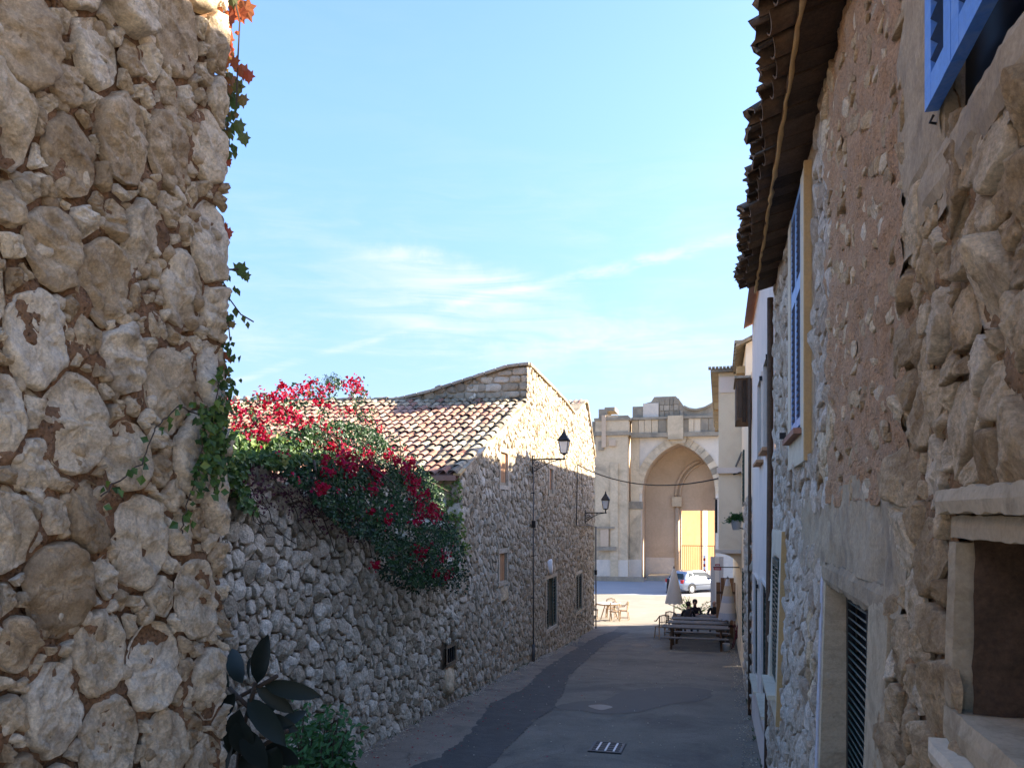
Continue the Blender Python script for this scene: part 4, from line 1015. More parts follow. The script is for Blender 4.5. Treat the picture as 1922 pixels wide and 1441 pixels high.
# ================================================================== LOW STONE HOUSE
lh = thing('low_house', 'low pale stone house with boxed wooden window beyond the white house', 'house', (XR + 2, 17.8, G(17.8)))
m = MB(); LO = [(16.4, 17.1, -3.0, -1.2), (18.2, 18.9, -3.1, -1.0)]; panel(m, 15.93, 19.75, -5.2, 2.7, LO, mX, .08, flip=True); m.bx(XR + .1, 5, 15.93, 16, -5, 2.7); m.bx(XR - .02, 5, 15.93, 19.75, 2.6, 2.72); m.build('wall', 'plaster_beige', lh)
sheet('mortar', 15.93, 19.75, -4.5, .3, .12, lambda s, z, h: (XR - .01 - h, s, z), .02, 3, 'mortar_pale', lh, lambda s, z: not any(o[0] - .05 < s < o[1] + .05 and o[2] - .05 < z < o[3] + .05 for o in LO), flip=True)
pts, gr, ce = pack(15.95, 19.73, -4.3, .25, (.11, .08, .06), 1.2, 71, lambda s, z: z > G(s) and not any(o[0] - .1 < s < o[1] + .1 and o[2] - .1 < z < o[3] + .1 for o in LO))
mb = MB(); rg = random.Random(2)
for poly, r in cells(pts, gr, ce, .02, 1.2): stone(mb, poly, lambda s, z, h: (XR - .01 - h, s, z), 8, RINGS_FAR, .04, .015, 5, rg, True)
stuff(mb.build('small_stones', 'stone_grey', lh, True))
for a, b, c, d in LO:
    shutter(lh, XR + .03, a, b, c, d, 'green_dark', -1, 16); MB().bx(XR - .07, XR, a - .05, b + .05, c - .08, c - .02).build('sill', 'cream', lh)
# boxed wooden window
bw = MB(); bx0, bx1, by0, by1, bz0, bz1 = .335, XR - .004, 16.05, 17.4, 1.78, 2.62
bw.bx(bx0, bx1, by0, by1, bz0 + .05, bz1); o = bw.build('window_box', 'wood_brown', lh)
for k in range(3): MB().bx(bx0 + .01 + k * .088, bx0 + .085 + k * .088, by0 - .018, by0 - .002, bz0 + (.0 if k else .08), bz1 - .03, rnd=R.random()).build('board', 'wood_dark', o)
for k in range(7): MB().bx(bx0 - .016, bx0 - .002, by0 + k * .19 + .01, by0 + k * .19 + .18, bz0 + .05, bz1 - .03, rnd=R.random()).build('board', 'wood_dark', o)
MB().bx(bx0 - .05, bx1, by0 - .06, by1 + .05, bz1 + .003, bz1 + .05).build('cap', 'stone_house', o)
MB().tube([(XR - .04, 15.93, 2.6), (XR - .05, 15.93, -.5), (XR - .05, 15.93, G(16))], .03, 8).build('pipe', 'wood_dark', lh, True)

# ================================================================== BEIGE HOUSES
bh = thing('beige_house', 'tall beige plastered house behind the boxed window, its gable facing us', 'house', (XR + 3, 21.6, G(21)))
m = MB(); m.prism([(XR, -5), (XR, 4.05), (3.6, 5.5), (6.5, 4.05), (6.5, -5)], 19.8, 23.45, 'Y'); m.build('wall', 'plaster_beige', bh)
m = MB()
for s_ in (1, -1):
    x0, x1, z0, z1 = (XR - .22, 3.6, 3.97, 5.55) if s_ > 0 else (6.8, 3.6, 3.9, 5.55)
    m.prism([(x0, z0), (x0, z0 + .08), (x1, z1 + .08), (x1, z1)], 19.65, 23.5, 'Y')
m.build('roof', 'tile_old', bh)
for k in range(9): MB().bx(XR - .26, XR - .02, 19.7 + k * .42, 19.7 + k * .42 + .3, 4.06, 4.13, rnd=R.random()).build('eave_tile', 'tile_old', bh)
MB().bx(XR + .28, XR + .5, 20.2, 20.6, 4.3, 4.62).build('chimney', 'plaster_beige', bh)
MB().bx(XR - .2, XR + .0, 20.3, 20.9, 3.45, 3.62).build('ledge', 'ochre', bh)
m = MB(); bO = [(20.6, 21.4, .2, 1.6), (20.8, 21.7, -3.2, -1.4)]
for a, b, c, d in bO: shutter(bh, XR - .005, a, b, c, d, 'green_dark', -1, 12)
jh = thing('jettied_house', 'cream house with upper storey built out over the lane above the closed parasol', 'house', (XR + 3, 30, G(30)))
X0 = -.02; Z0 = -1.08; Z1 = 4.02
m = MB(); m.bx(X0, 6.5, 23.5, 38.0, Z0, Z1); m.build('upper_wall', 'plaster_beige', jh)
m = MB(); LO = [(24.6, 25.5, -4.2, -2.3), (28, 28.9, -3.9, -2.4), (31, 32, -4.75, -2.6), (34.5, 35.4, -4.0, -2.5)]; panel(m, 23.5, 38, -5.6, Z0 - .003, LO, mX, .15, flip=True); m.bx(XR + .2, 6.5, 37.8, 37.99, -5.6, Z0 - .004); m.build('lower_wall', 'plaster_beige', jh)
for a, b, c, d in LO: MB().bx(XR + .05, XR + .09, a + .01, b - .01, c + .01, d - .01).build('door' if c < -4.1 else 'shutter', 'wood_dark', jh)
m = MB(); m.bx(X0 - .22, 6.7, 23.3, 38.2, Z1 + .003, Z1 + .09); m.build('roof_edge', 'church_dark', jh)
for k in range(12): MB().bx(X0 - .28 + k * .1, X0 - .20 + k * .1, 23.22, 23.5, Z1 + .095, Z1 + .14, rnd=R.random()).build('eave_tile', 'tile_old', jh)
MB().bx(X0 + .02, X0 + .78, 23.47, 23.497, 3.45, 3.9).build('plaster_band', 'plaster_white', jh)
MB().bx(X0 - .12, X0 - .003, 23.6, 24.0, 3.0, 3.2).build('corbel', 'ochre', jh); MB().bx(X0 - .10, X0 - .003, 23.6, 24.0, 2.4, 2.65).build('corbel', 'ochre', jh)
MB().bx(X0 - .05, XR + .1, 23.36, 23.497, 1.16, 1.32).build('string_course', 'plaster_white', jh)
MB().tube([(.45, 23.4, 1.34), (.62, 23.3, 1.75)], .03).build('bracket', 'pipe_grey', jh)
for k in range(4):
    y = 23.6 + k * 2.8; q = [(XR - .003, Z0 - .62)] + [(X0 + .05 + (XR - X0 - .05) * (1 - math.cos(t_ * math.pi / 2 / 6)) , Z0 - .02 - .60 * math.sin(0) - .60 * (1 - math.cos(t_ * math.pi / 12)) ) for t_ in range(0)]
    arc = [(X0 + .05 + (XR - X0 - .06) * math.sin(i * math.pi / 14), Z0 - .04 - .6 * (1 - math.cos(i * math.pi / 14))) for i in range(8)]
    m = MB(); m.prism([(XR - .004, Z0 - .005), (X0 + .05, Z0 - .005)] + arc, y, y + .2, 'Y'); m.build('corbel', 'church', jh)
MB().bx(X0 - .1, XR - .01, 23.42, 23.497, Z0 - .02, Z0 + .08).build('floor_band', 'church_pale', jh)
# sign plates under the jetty
t = thing('shop_sign', 'red and white double sign plate hanging beneath the jettied cream house', 'sign', (.10, 24.6, -1.55))
def plate(nm, x0, x1, y, z0, z1, mat, par): return MB().bx(x0, x1, y, y + .02, z0, z1).build(nm, mat, par)
pz = onY(1350, 1062, 24.6)
plate('plate', pz.x - .12, pz.x + .02, 24.6, pz.z - .0, pz.z + .06, 'red', t); plate('plate', pz.x - .16, pz.x + .06, 24.6, pz.z - .12, pz.z - .035, 'red', t)
plate('lettering', pz.x - .10, pz.x - .0, 24.59, pz.z + .022, pz.z + .036, 'white', t); plate('lettering', pz.x - .13, pz.x + .03, 24.59, pz.z - .085, pz.z - .068, 'white', t)
MB().tube([(pz.x - .18, 24.62, pz.z - .03), (XR - .02, 24.62, pz.z - .03)], .015).build('arm', 'iron', t)
t = thing('awning_panel', 'pale blue and white upright panel beside the courtyard doorway under the red sign', 'panel', (pz.x, 36.5, G(36.5)))
for k in range(3):
    q = onY(1338 + k * 8, 1095, 36.5); MB().bx(q.x - .1, q.x + .09, 36.5, 36.56, G(36.5) + .5, G(36.5) + 3.1).build('board', ('blue_wash', 'white', 'blue_wash')[k], t)
    MB().bx(q.x - .08, q.x - .04, 36.51, 36.55, G(36.5), G(36.5) + .5).build('leg', 'iron', t)
t = thing('hanging_banner', 'narrow dark hanging banner on the far corner of the jettied cream house', 'banner', (X0 - .1, 24.5, 0))
MB().bx(X0 - .10, X0 - .03, 24.5, 24.54, -.55, .45).build('cloth', 'black_paint', t); MB().tube([(X0 - .14, 24.52, .47), (X0, 24.52, .47)], .012).build('rod', 'iron', t)
# no taller house is built behind the near one
# ================================================================== CHURCH
CY = 64.0; K = .0413
def cx_(u): r = ray(u, 900); return r.x / r.y * CY
def cz_(v, u=1240): r = ray(u, v); return r.z / r.y * CY
ch = thing('church', 'old stone church front with tall pointed arch recess and broken parapet', 'church', (-4, CY + 3, G(CY)))
xa0, xa1 = cx_(1205), cx_(1343); xap = cx_(1273); zsp = cz_(925); zap = cz_(833)
xl, xr_, xw = cx_(1184), cx_(1352) + 6, cx_(1120)
def archz(x):
    h = zap - zsp; w = (xa1 - xa0) / 2; c = (xa0 + xa1) / 2; t = min(1, abs(x - c) / w)
    Rr = (w * w + h * h) / (2 * w); return zsp + math.sqrt(max(0, Rr * Rr - (Rr - w + w * t) ** 2))
zt = cz_(820)
m = MB(); N = 40
def wallarch(m, x0, x1, y, ztop, zb, mi=0):
    xs = [xa0 + (xa1 - xa0) * i / N for i in range(N + 1)]
    m.add([(x0, y, zb), (xa0, y, zb), (xa0, y, ztop), (x0, y, ztop)], [(0, 1, 2, 3)], mi=mi); m.add([(xa1, y, zb), (x1, y, zb), (x1, y, ztop), (xa1, y, ztop)], [(0, 1, 2, 3)], mi=mi)
    for a, b in zip(xs, xs[1:]): m.add([(a, y, archz(a)), (b, y, archz(b)), (b, y, ztop), (a, y, ztop)], [(0, 1, 2, 3)], mi=mi)
zb = G(CY) - .3; zd = cz_(1050); zsp1 = cz_(925) + .6
wallarch(m, xl, xr_, CY, zt, zb); m.build('front_wall', 'church_pale', ch)
m = MB(); D = 3.2; xs = [xa0 + (xa1 - xa0) * i / N for i in range(N + 1)]
for a, b in zip(xs, xs[1:]): m.add([(a, CY, archz(a)), (b, CY, archz(b)), (b, CY + D, archz(b)), (a, CY + D, archz(a))], [(0, 1, 2, 3)])
for x in (xa0, xa1): m.add([(x, CY, zb), (x, CY, zsp), (x, CY + D, zsp), (x, CY + D, zb)], [(0, 1, 2, 3)])
m.build('arch_soffit', 'church_in', ch)
dx0, dx1, dz1 = onY(1279, 958, CY + D).x, onY(1341, 958, CY + D).x, onY(1300, 958, CY + D).z
m = MB(); panel(m, xa0 - .3, xa1 + .3, zb, zap + .5, [(dx0, dx1, zb, dz1, .6)], lambda s, z, h: (s, CY + D - h, z), .6, back=False); m.build('recess_wall', 'church_in', ch)
# piers either side of the arch, buttress at the left
m = MB(); m.bx(cx_(1182), cx_(1203), CY - .28, CY - .005, zb, cz_(955)); m.build('arch_pier', 'church', ch)
MB().bx(cx_(1179), cx_(1207), CY - .36, CY - .004, cz_(955) + .003, cz_(941)).build('impost', 'church_dark', ch)
MB().bx(cx_(1184), cx_(1200), CY - .15, CY - .004, cz_(941) + .004, cz_(820)).build('upper_pier', 'church', ch)
m = MB(); m.bx(cx_(1122), cx_(1181), CY - 1.3, CY + 2, zb, cz_(818)); m.build('buttress', 'church', ch)
m = MB(); m.bx(cx_(1150), cx_(1164), CY - 1.45, CY - 1.303, zb, cz_(870)); m.build('buttress_shaft', 'church', ch)
for i, (u0, u1, v0, v1, mt, dy) in enumerate([(1120, 1186, 818, 811, 'church_dark', .16), (1122, 1183, 811, 790, 'church', .05), (1120, 1186, 790, 785, 'church_dark', .12), (1128, 1144, 785, 768, 'church_dark', 0), (1144, 1164, 785, 780, 'church', 0), (1134, 1142, 840, 780, 'church_in', .2), (1148, 1160, 838, 826, 'church_in', .2), (1128, 1138, 845, 828, 'church_dark', .12), (1139, 1158, 772, 765, 'church_dark', 0), (1164, 1182, 785, 781, 'church_dark', 0), (1115, 1124, 830, 790, 'church_dark', -.3)]):
    MB().bx(cx_(u0), cx_(u1), CY - 1.3 - dy + .001 * i, CY + 1, cz_(v0), cz_(v1)).build('block', mt, ch)
# cornice: moulding, panels and the parapet with its hollow curve
MB().bx(cx_(1186), cx_(1352), CY - .5, CY - .003, cz_(821), cz_(813)).build('cornice', 'church_dark', ch)
MB().bx(cx_(1186) + .05, cx_(1352), CY - .2, CY + .95, cz_(819.5), cz_(788.3)).build('frieze', 'church', ch)
u = 1186; i = 0
while u < 1350:
    w = R.uniform(9, 16); MB().bx(cx_(u) + .02, cx_(min(u + w, 1352)) - .02, CY - .28 - .03 * (i % 3), CY - .002, cz_(812.5), cz_(788), rnd=R.random()).build('frieze_block', 'church' if R.random() < .7 else 'church_dark', ch); u += w; i += 1
MB().bx(cx_(1254), cx_(1283), CY - .55, CY - .002, cz_(826), cz_(782)).build('keystone_block', 'church', ch)
MB().bx(cx_(1186), cx_(1352), CY - .42, CY + 1.0, cz_(787.5), cz_(783)).build('cornice', 'church_dark', ch)
m = MB(); pp = [(1187, 783), (1187, 761), (1207, 761), (1209, 756), (1222, 753), (1228, 744), (1268, 744), (1275, 751), (1284, 764), (1294, 769), (1306, 771), (1322, 768), (1336, 761), (1350, 752), (1350, 783)]
m.prism([(cx_(a), cz_(b) + .001) for a, b in pp], CY + .1, CY + .9, 'Y'); m.build('parapet', 'church_dark', ch)
m = MB(); q = [(1284, 762), (1294, 767), (1306, 769), (1322, 766), (1336, 759), (1350, 750)]
m.prism([(cx_(a), cz_(b)) for a, b in q] + [(cx_(a), cz_(b + 4)) for a, b in q[::-1]], CY - .1, CY + 1, 'Y'); m.build('curved_coping', 'church_dark', ch)
MB().bx(cx_(1207), cx_(1236), CY - .02, CY + .12, cz_(782), cz_(756)).build('parapet_panel', 'church_pale', ch)
u = 1187
for row, (v0, v1) in enumerate(((783, 771), (771, 760), (760, 749))):
    u = 1238 if row else 1238
    while u < 1276 - row * 4: w = R.uniform(7, 12); MB().bx(cx_(u) + .02, cx_(min(u + w, 1282)) - .02, CY + .0, CY + .11, cz_(v0) + .02, cz_(v1) - .02, rnd=R.random()).build('parapet_stone', 'church_dark', ch); u += w
# voussoirs
for sgn in (-1, 1):
    c = (xa0 + xa1) / 2; w = (xa1 - xa0) / 2; nv = 11
    for k in range(nv):
        t0, t1 = k / nv, (k + 1) / nv - .006; q = []
        h = zap - zsp; Rr = (w * w + h * h) / (2 * w); amax = math.asin(min(1, h / Rr)); cc = c + sgn * (w - Rr) 
        for a, rr in ((t0, Rr), (t1, Rr), (t1, Rr + .62), (t0, Rr + .62)): an = amax * a; q.append((cc + sgn * rr * math.cos(an), zsp + rr * math.sin(an)))
        if any(sgn * (p[0] - c) < -.25 for p in q): q = [(c if sgn * (p[0] - c) < 0 else p[0], p[1]) for p in q]
        MB().prism(q, CY - .12 - .01 * (k % 2), CY + .3, 'Y', rnd=R.random()).build('voussoir', 'church_dark' if (sgn > 0 and k in (3, 5)) else 'church', ch)
MB().prism([(xap - .55, zap + .0), (xap + .55, zap + .0), (xap + .7, zap + .75), (xap - .7, zap + .75)], CY - .3, CY - .14, 'Y').build('keystone', 'church', ch)
# dado
MB().bx(cx_(1122) - .01, cx_(1182), CY - 1.36, CY - 1.301, zb, zd).build('dado', 'church_pale', ch); MB().bx(cx_(1181), cx_(1204), CY - .34, CY - .281, zb, zd).build('dado', 'church_pale', ch)
MB().bx(xa0 + .01, dx0 - .3, CY + D - .08, CY + D - .003, zb, zd).build('dado', 'church_pale', ch)
MB().bx(xa0 - 8, xa0 + .3, CY - 1.8, CY - 1.37, zb, G(CY) + .35).build('step', 'church_dark', ch); MB().bx(xa0 + .4, dx0, CY - .6, CY + D - .1, zb, G(CY) + .3).build('step', 'church_dark', ch)
# half column with capital and a rib springing from it
xc = onY(1271, 960, CY + D).x; zc = onY(1271, 940, CY + D).z
MB().lathe([(.2, zb), (.2, zc - .45)], (xc, CY + D - .12, 0), 12).build('half_column', 'church_in', ch, True)
MB().bx(xc - .38, xc + .38, CY + D - .5, CY + D - .002, zc - .445, zc + .35).build('capital', 'church', ch)
rp = []
for i in range(13):
    t_ = i / 12; p0 = Vector((xc - .1, CY + D - .12, zc + .4)); an = t_ * math.pi / 2.3; rp.append((xc - .1 + 3.3 * (1 - math.cos(an)) * .72, CY + D - .12, zc + .4 + 3.4 * math.sin(an) * .85))
MB().tube(rp, .13, 8).build('rib', 'church_in', ch, True); MB().tube([(a + .32, b, c_ - .14) for a, b, c_ in rp], .08, 8).build('rib', 'church_in', ch, True)
# rust stained tablet on the buttress
MB().bx(cx_(1126), cx_(1161), CY - 1.7, CY - 1.456, cz_(1032), cz_(1025)).build('tablet_shelf', 'church_dark', ch); MB().bx(cx_(1132), cx_(1147), CY - 1.55, CY - 1.457, cz_(1024.6), cz_(992)).build('tablet', 'church_in', ch); MB().bx(cx_(1124), cx_(1158), CY - 1.62, CY - 1.458, cz_(991.5), cz_(988)).build('tablet_hood', 'church_dark', ch)
# nave behind (roof out of sight) so that the church throws its shadow on the square
m = MB(); m.bx(xw, dx0 - 2.2, CY + 3.9, CY + 14, zb, cz_(783) - .1); m.build('nave', 'church', ch)
m = MB(); m.bx(dx0 - .6, dx1 + .6, CY + D + .01, CY + D + .6, dz1 + .01, cz_(800)); m.build('inner_wall', 'church', ch)
m = MB(); m.bx(xr_, xr_ + 12, CY, CY + 3.8, zb, cz_(783)); m.bx(xw - 3, xw - .0, CY + 1, CY + 3, zb, cz_(840)); m.build('side_walls', 'church', ch)
# courtyard seen through the doorway
cw = thing('courtyard_wall', 'sunlit orange courtyard wall seen through the church doorway', 'wall', ((dx0 + dx1) / 2, CY + 14.4, G(CY)))
A_ = Vector((dx0 - 1.6, CY + 7)); B_ = Vector((dx1 + 2.4, CY + 17)); nn_ = Vector((B_.y - A_.y, -(B_.x - A_.x))).normalized()
def wallpt(t, o): q = A_ + (B_ - A_) * t + nn_ * o; return (q.x, q.y)
MB().prism([wallpt(0, 0), wallpt(1, 0), wallpt(1, -.4), wallpt(0, -.4)], zb, 6, 'Z').build('plaster', 'orange', cw)
MB().prism([wallpt(.46, .12), wallpt(.52, .12), wallpt(.52, .002), wallpt(.46, .002)], zb, 6, 'Z').build('pilaster', 'church_pale', cw)
rl = thing('iron_railing', 'rust brown iron railing gate across the church doorway', 'railing', ((dx0 + dx1) / 2, CY + D + .3, G(CY)))
rz = onY(1300, 1023, CY + D + .3).z
MB().bx(dx0, dx1, CY + D + .28, CY + D + .32, rz - .06, rz).build('rail', 'dark_red', rl); MB().bx(dx0, dx1, CY + D + .28, CY + D + .32, zb + .4, zb + .46).build('rail', 'dark_red', rl)
x = dx0 + .05
while x < dx1: MB().bx(x, x + .03, CY + D + .29, CY + D + .31, zb, rz - .061).build('bar', 'dark_red', rl); x += .17
t = thing('warning_post', 'red and white striped post in front of the courtyard doorway', 'post', (0, 0, 0)); p = onY(1322, 1080, CY - 1); t.location = (p.x, CY - 1, G(CY)); WL[t.name] = t.location.copy()
for k in range(9): MB().bx(p.x - .09, p.x + .09, CY - 1.1, CY - .95, G(CY) + .1 + k * .22, G(CY) + .1 + (k + 1) * .22 - .002).build('band', 'red' if k % 2 else 'white', t)
# ================================================================== LAMPS, CABLES, PIPES
def lamp(loc, arm, label, grp):
    """wall lantern on a scrolled bracket; origin on the wall, arm towards +X"""
    t = lthing('street_lamp', label, 'street lamp', loc, grp)
    MB().bx(0, .03, -.03, .03, -.42, .12).build('wall_plate', 'iron', t)
    MB().tube([(0.02, 0, 0), (arm + .04, 0, 0)], .022, 8).build('arm', 'iron', t, True)
    mb = MB()
    mb.tube([(.02, 0, -.36)] + [(.02 + (arm - .1) * i / 10, 0, -.36 * (1 - i / 10) ** 1.7 - .02) for i in range(1, 11)], .015, 6)
    def scroll(cx, cz, r, turns, a0, sg):
        mb.tube([(cx + r * (1 - k / 22) * math.cos(a0 + sg * turns * 2 * math.pi * k / 18), 0, cz + r * (1 - k / 22) * math.sin(a0 + sg * turns * 2 * math.pi * k / 18)) for k in range(19)], .010, 5)
    scroll(.13, -.11, .10, 1.4, rad(90), 1); scroll(.33, -.075, .07, 1.4, rad(90), 1); scroll(.48, -.05, .045, 1.3, rad(90), -1); scroll(.13, -.24, .07, 1.2, rad(200), -1); scroll(.23, -.15, .05, 1.2, rad(0), -1)
    mb.build('scrollwork', 'iron', t, True)
    c = (arm, 0, 0)
    MB().lathe([(.03, -.03), (.045, 0), (.025, .03), (.02, .10), (.06, .13), (.07, .15)], c, 10).build('stem', 'iron', t, True)
    q = math.pi / 4
    MB().lathe([(.115, .155), (.185, .50)], c, 4, ph=q).build('glass', 'lantern', t)
    mb = MB()
    for k in range(4):
        a = q + k * math.pi / 2; mb.tube([(arm + .12 * math.cos(a), .12 * math.sin(a), .15), (arm + .192 * math.cos(a), .192 * math.sin(a), .505)], .012, 4)
    for z, r in ((.152, .125), (.503, .20)):
        P = [(arm + r * math.cos(q + k * math.pi / 2), r * math.sin(q + k * math.pi / 2), z) for k in range(5)]; mb.tube(P, .013, 4)
    mb.build('frame', 'iron', t)
    MB().lathe([(.225, .508), (.235, .53), (.20, .56), (.13, .65), (.085, .69), (.08, .72), (.055, .73), (.05, .76), (.03, .78), (.035, .81), (.008, .86)], c, 4, ph=q).build('roof', 'iron', t)
    MB().lathe([(.05, .40), (.055, .45), (.03, .5)], c, 8).build('bulb', 'white', t, True)
    return t
p1 = onX(995, 862, XG); L1 = lamp((XG + .06, p1.y, p1.z + .0), .93, 'black iron lantern high on the gable house, the larger and nearer of the two', 'wall lanterns on the gable house')
p2 = onX(1095, 962, XG); L2 = lamp((XG + .06, p2.y, p2.z), .83, 'black iron lantern near the far corner of the gable house, the smaller one', 'wall lanterns on the gable house')
for y, za, zb_, lbl in ((p1.y, p1.z - .3, G(p1.y), 'thin grey conduit running down the gable wall under the nearer lantern'),):
    t = thing('conduit', lbl, 'pipe', (XG + .1, y, G(y)))
    MB().tube([(XG + .1, y, za), (XG + .1, y - .02, (za + zb_) / 2), (XG + .11, y - .05, zb_ + .25)], .022, 6).build('pipe', 'pipe_grey', t, True)
    MB().tube([(XG + .11, y - .05, zb_ + .5), (XG + .11, y - .05, zb_ - .02)], .05, 8).build('shoe', 'pipe_grey', t, True)
    MB().bx(XG + .06, XG + .16, y - .06, y + .06, -.38, -.18).build('junction_box', 'black_paint', t)
    for z in (.6, -1.2, -2.4): MB().bx(XG + .04, XG + .13, y - .035, y + .035, z, z + .03).build('clip', 'iron', t)
t = thing('cable_loop', 'square loop of black cable on the gable wall beside the further lantern', 'cable', (XG + .08, 29.6, 0))
a = onX(1080, 872, XG); b = onX(1078, 985, XG); c_ = onX(1121, 988, XG); d_ = onX(1088, 880, XG); e_ = onX(1089, 935, XG)
MB().tube([(XG + .08, a.y, a.z), (XG + .08, b.y, b.z), (XG + .09, (b.y + c_.y) / 2, (b.z + c_.z) / 2 + .03), (XG + .08, YH1 - .1, c_.z)], .018, 5).build('cable', 'black_paint', t)
MB().tube([(XG + .08, d_.y, d_.z), (XG + .08, e_.y, e_.z)], .012, 5).build('cable', 'pipe_grey', t)
t = thing('corner_pipe', 'slim dark pipe down the far corner of the gable house', 'pipe', (XG + .1, YH1 - .1, G(YH1)))
MB().tube([(XG + .1, YH1 - .12, c_.z + .02), (XG + .1, YH1 - .12, G(YH1))], .03, 6).build('pipe', 'pipe_grey', t, True); MB().bx(XG + .05, XG + .15, YH1 - .2, YH1 - .05, -2.6, -2.4).build('box', 'black_paint', t)
A = Vector((XG + .08, a.y, a.z)); Bp = Vector((.58, 23.3, onY(1398, 886, 23.3).z)); mid = [A.lerp(Bp, i / 16) - Vector((0, 0, .55 * 4 * (i / 16) * (1 - i / 16))) for i in range(17)]
o = MB().tube(mid, .022, 6).build('overhead_cable', 'black_paint', None, True); tag(o, 'dark cable sagging across the lane from the gable house to the cream house', 'cable')

# ================================================================== PLANTS
def fill(poly, n, rg):
    xs = [p[0] for p in poly]; ys = [p[1] for p in poly]; out = []
    while len(out) < n:
        x = rg.uniform(min(xs), max(xs)); y = rg.uniform(min(ys), max(ys))
        if inpoly(x, y, poly): out.append((x, y))
    return out
def frame_leaf(mb, p, rg, L, nrm, rnd, wf=.62, down=.5):
    n = (nrm + rnd_dir(rg) * .75).normalized(); d = rnd_dir(rg); d -= n * d.dot(n); d = d.normalized() + Vector((0, 0, -down)); leaf(mb, p, d, n, L, L * wf, rnd)
rg = random.Random(101)
bo = thing('bougainvillea', 'large bougainvillea with crimson flowers hanging over the garden wall', 'climbing plant', (XG, 12, gtop(12)))
dense = [(505, 835), (560, 800), (640, 790), (700, 800), (745, 850), (800, 880), (828, 915), (838, 960), (862, 1010), (876, 1050), (868, 1085), (820, 1098), (770, 1096), (735, 1062), (700, 1022), (640, 985), (590, 940), (530, 885)]
sparse = [(430, 762), (470, 745), (530, 725), (585, 712), (690, 708), (700, 760), (730, 800), (800, 868), (700, 860), (600, 850), (500, 830), (435, 815)]
mb = MB()
def depth(u, v, rg):      # the plant bulges out over the wall, most at its lower end
    k = min(1, max(0, (v - 800) / 250)); return XG + rg.uniform(.05, .12 + .75 * k) - (0 if v > 870 else rg.uniform(0, .9))
for u, v in fill(dense, 15500, rg):
    q = noise.noise(Vector((u / 26, v / 26, 2)))
    if q < -.16 and rg.random() < .7: continue
    p = onX(u, v, depth(u, v, rg)); frame_leaf(mb, p, rg, rg.uniform(.045, .085), Vector((.7, -.55, .45)), min(1, max(0, rg.gauss(.42, .25) + .25 * q)))
for u, v in fill(sparse, 2700, rg):
    q = noise.noise(Vector((u / 22, v / 22, 5)))
    if q < .02 and rg.random() < .85: continue
    p = onX(u, v, XG - rg.uniform(.0, .9)); frame_leaf(mb, p, rg, rg.uniform(.04, .07), Vector((.7, -.55, .45)), min(1, max(0, rg.gauss(.45, .25))))
for u, v in fill([(700, 1040), (800, 1085), (885, 1060), (880, 1120), (835, 1105), (770, 1115), (710, 1080)], 500, rg):
    p = onX(u, v, XG + rg.uniform(.05, .6)); frame_leaf(mb, p, rg, rg.uniform(.04, .08), Vector((.7, -.55, .45)), rg.random() * .5)
stuff(mb.build('leaves', 'leaf', bo))
# branches
mb = MB()
for k in range(46):
    u0, v0 = rg.uniform(560, 800), rg.uniform(860, 960); u1, v1 = (u0 + rg.uniform(-90, 20), v0 + rg.uniform(-90, -30)) if k < 24 else (u0 + rg.uniform(0, 90), v0 + rg.uniform(30, 130))
    X0_ = XG + rg.uniform(-.1, .3); P = []
    for i in range(7):
        t_ = i / 6; P.append(onX(u0 + (u1 - u0) * t_, v0 + (v1 - v0) * (t_ ** 1.4 if k >= 24 else t_) , X0_ + .2 * math.sin(t_ * 3) * (1 if k >= 24 else -1)))
    mb.tube(P, [.018 - .013 * i / 6 for i in range(7)], 4)
stuff(mb.build('branches', 'stem', bo))
FL = [(490, 745), (500, 758), (520, 770), (478, 770), (567, 728), (555, 735), (580, 725), (602, 735), (620, 732), (670, 718), (676, 734), (660, 716), (652, 722), (455, 800), (470, 806), (487, 812), (442, 792), (432, 752), (540, 775), (552, 780), (563, 786), (522, 790), (618, 763), (540, 832), (555, 833), (529, 828), (598, 820), (625, 830), (620, 840), (650, 850), (641, 865), (610, 862), (655, 887), (700, 880), (710, 892), (745, 865), (766, 875), (772, 868), (698, 915), (696, 960), (725, 975), (608, 912), (600, 918), (780, 905), (775, 920), (800, 925), (790, 935), (786, 950), (805, 960), (815, 972), (791, 968), (780, 978), (780, 1030), (790, 1037), (706, 1060), (813, 1076), (840, 1080), (832, 1042), (712, 808), (530, 722), (512, 748), (575, 740), (530, 745), (548, 740), (500, 785), (465, 822), (493, 820), (476, 795), (730, 855), (760, 880), (690, 850), (640, 838), (664, 878), (565, 800), (585, 792), (820, 962), (812, 950), (770, 895), (690, 870), (617, 885), (668, 730), (447, 772), (536, 790), (608, 800), (655, 770), (662, 862), (600, 750)]
groups = {}
for i, (u, v) in enumerate(FL):
    mb = MB(); big = rg.uniform(.7, 1.25); X_ = (XG - rg.uniform(.0, .5)) if v < 840 else XG + rg.uniform(.25, .45) + .4 * min(1, max(0, (v - 850) / 200))
    c = onX(u, v, X_)
    for k in range(int((26 if v < 830 else 40) * big)):
        off = Vector((rg.gauss(0, .045), rg.gauss(0, .055), rg.gauss(0, .045))) * big; n = (off.normalized() + rnd_dir(rg) * .6).normalized()
        frame_leaf(mb, c + off, rg, rg.uniform(.04, .07), n, min(1, max(0, rg.gauss(.4, .28))), .85, 0)
    stuff(mb.build('flower_cluster', 'petal', bo))
mb = MB()
for u, v in fill(sparse, 45, rg) + fill(dense, 40, rg):
    c = onX(u, v, XG - rg.uniform(-.1, .6) if v < 840 else XG + rg.uniform(.2, .8))
    for k in range(5): frame_leaf(mb, c + rnd_dir(rg) * .03, rg, .04, rnd_dir(rg), rg.random(), .85, 0)
stuff(mb.build('scattered_flowers', 'petal', bo))
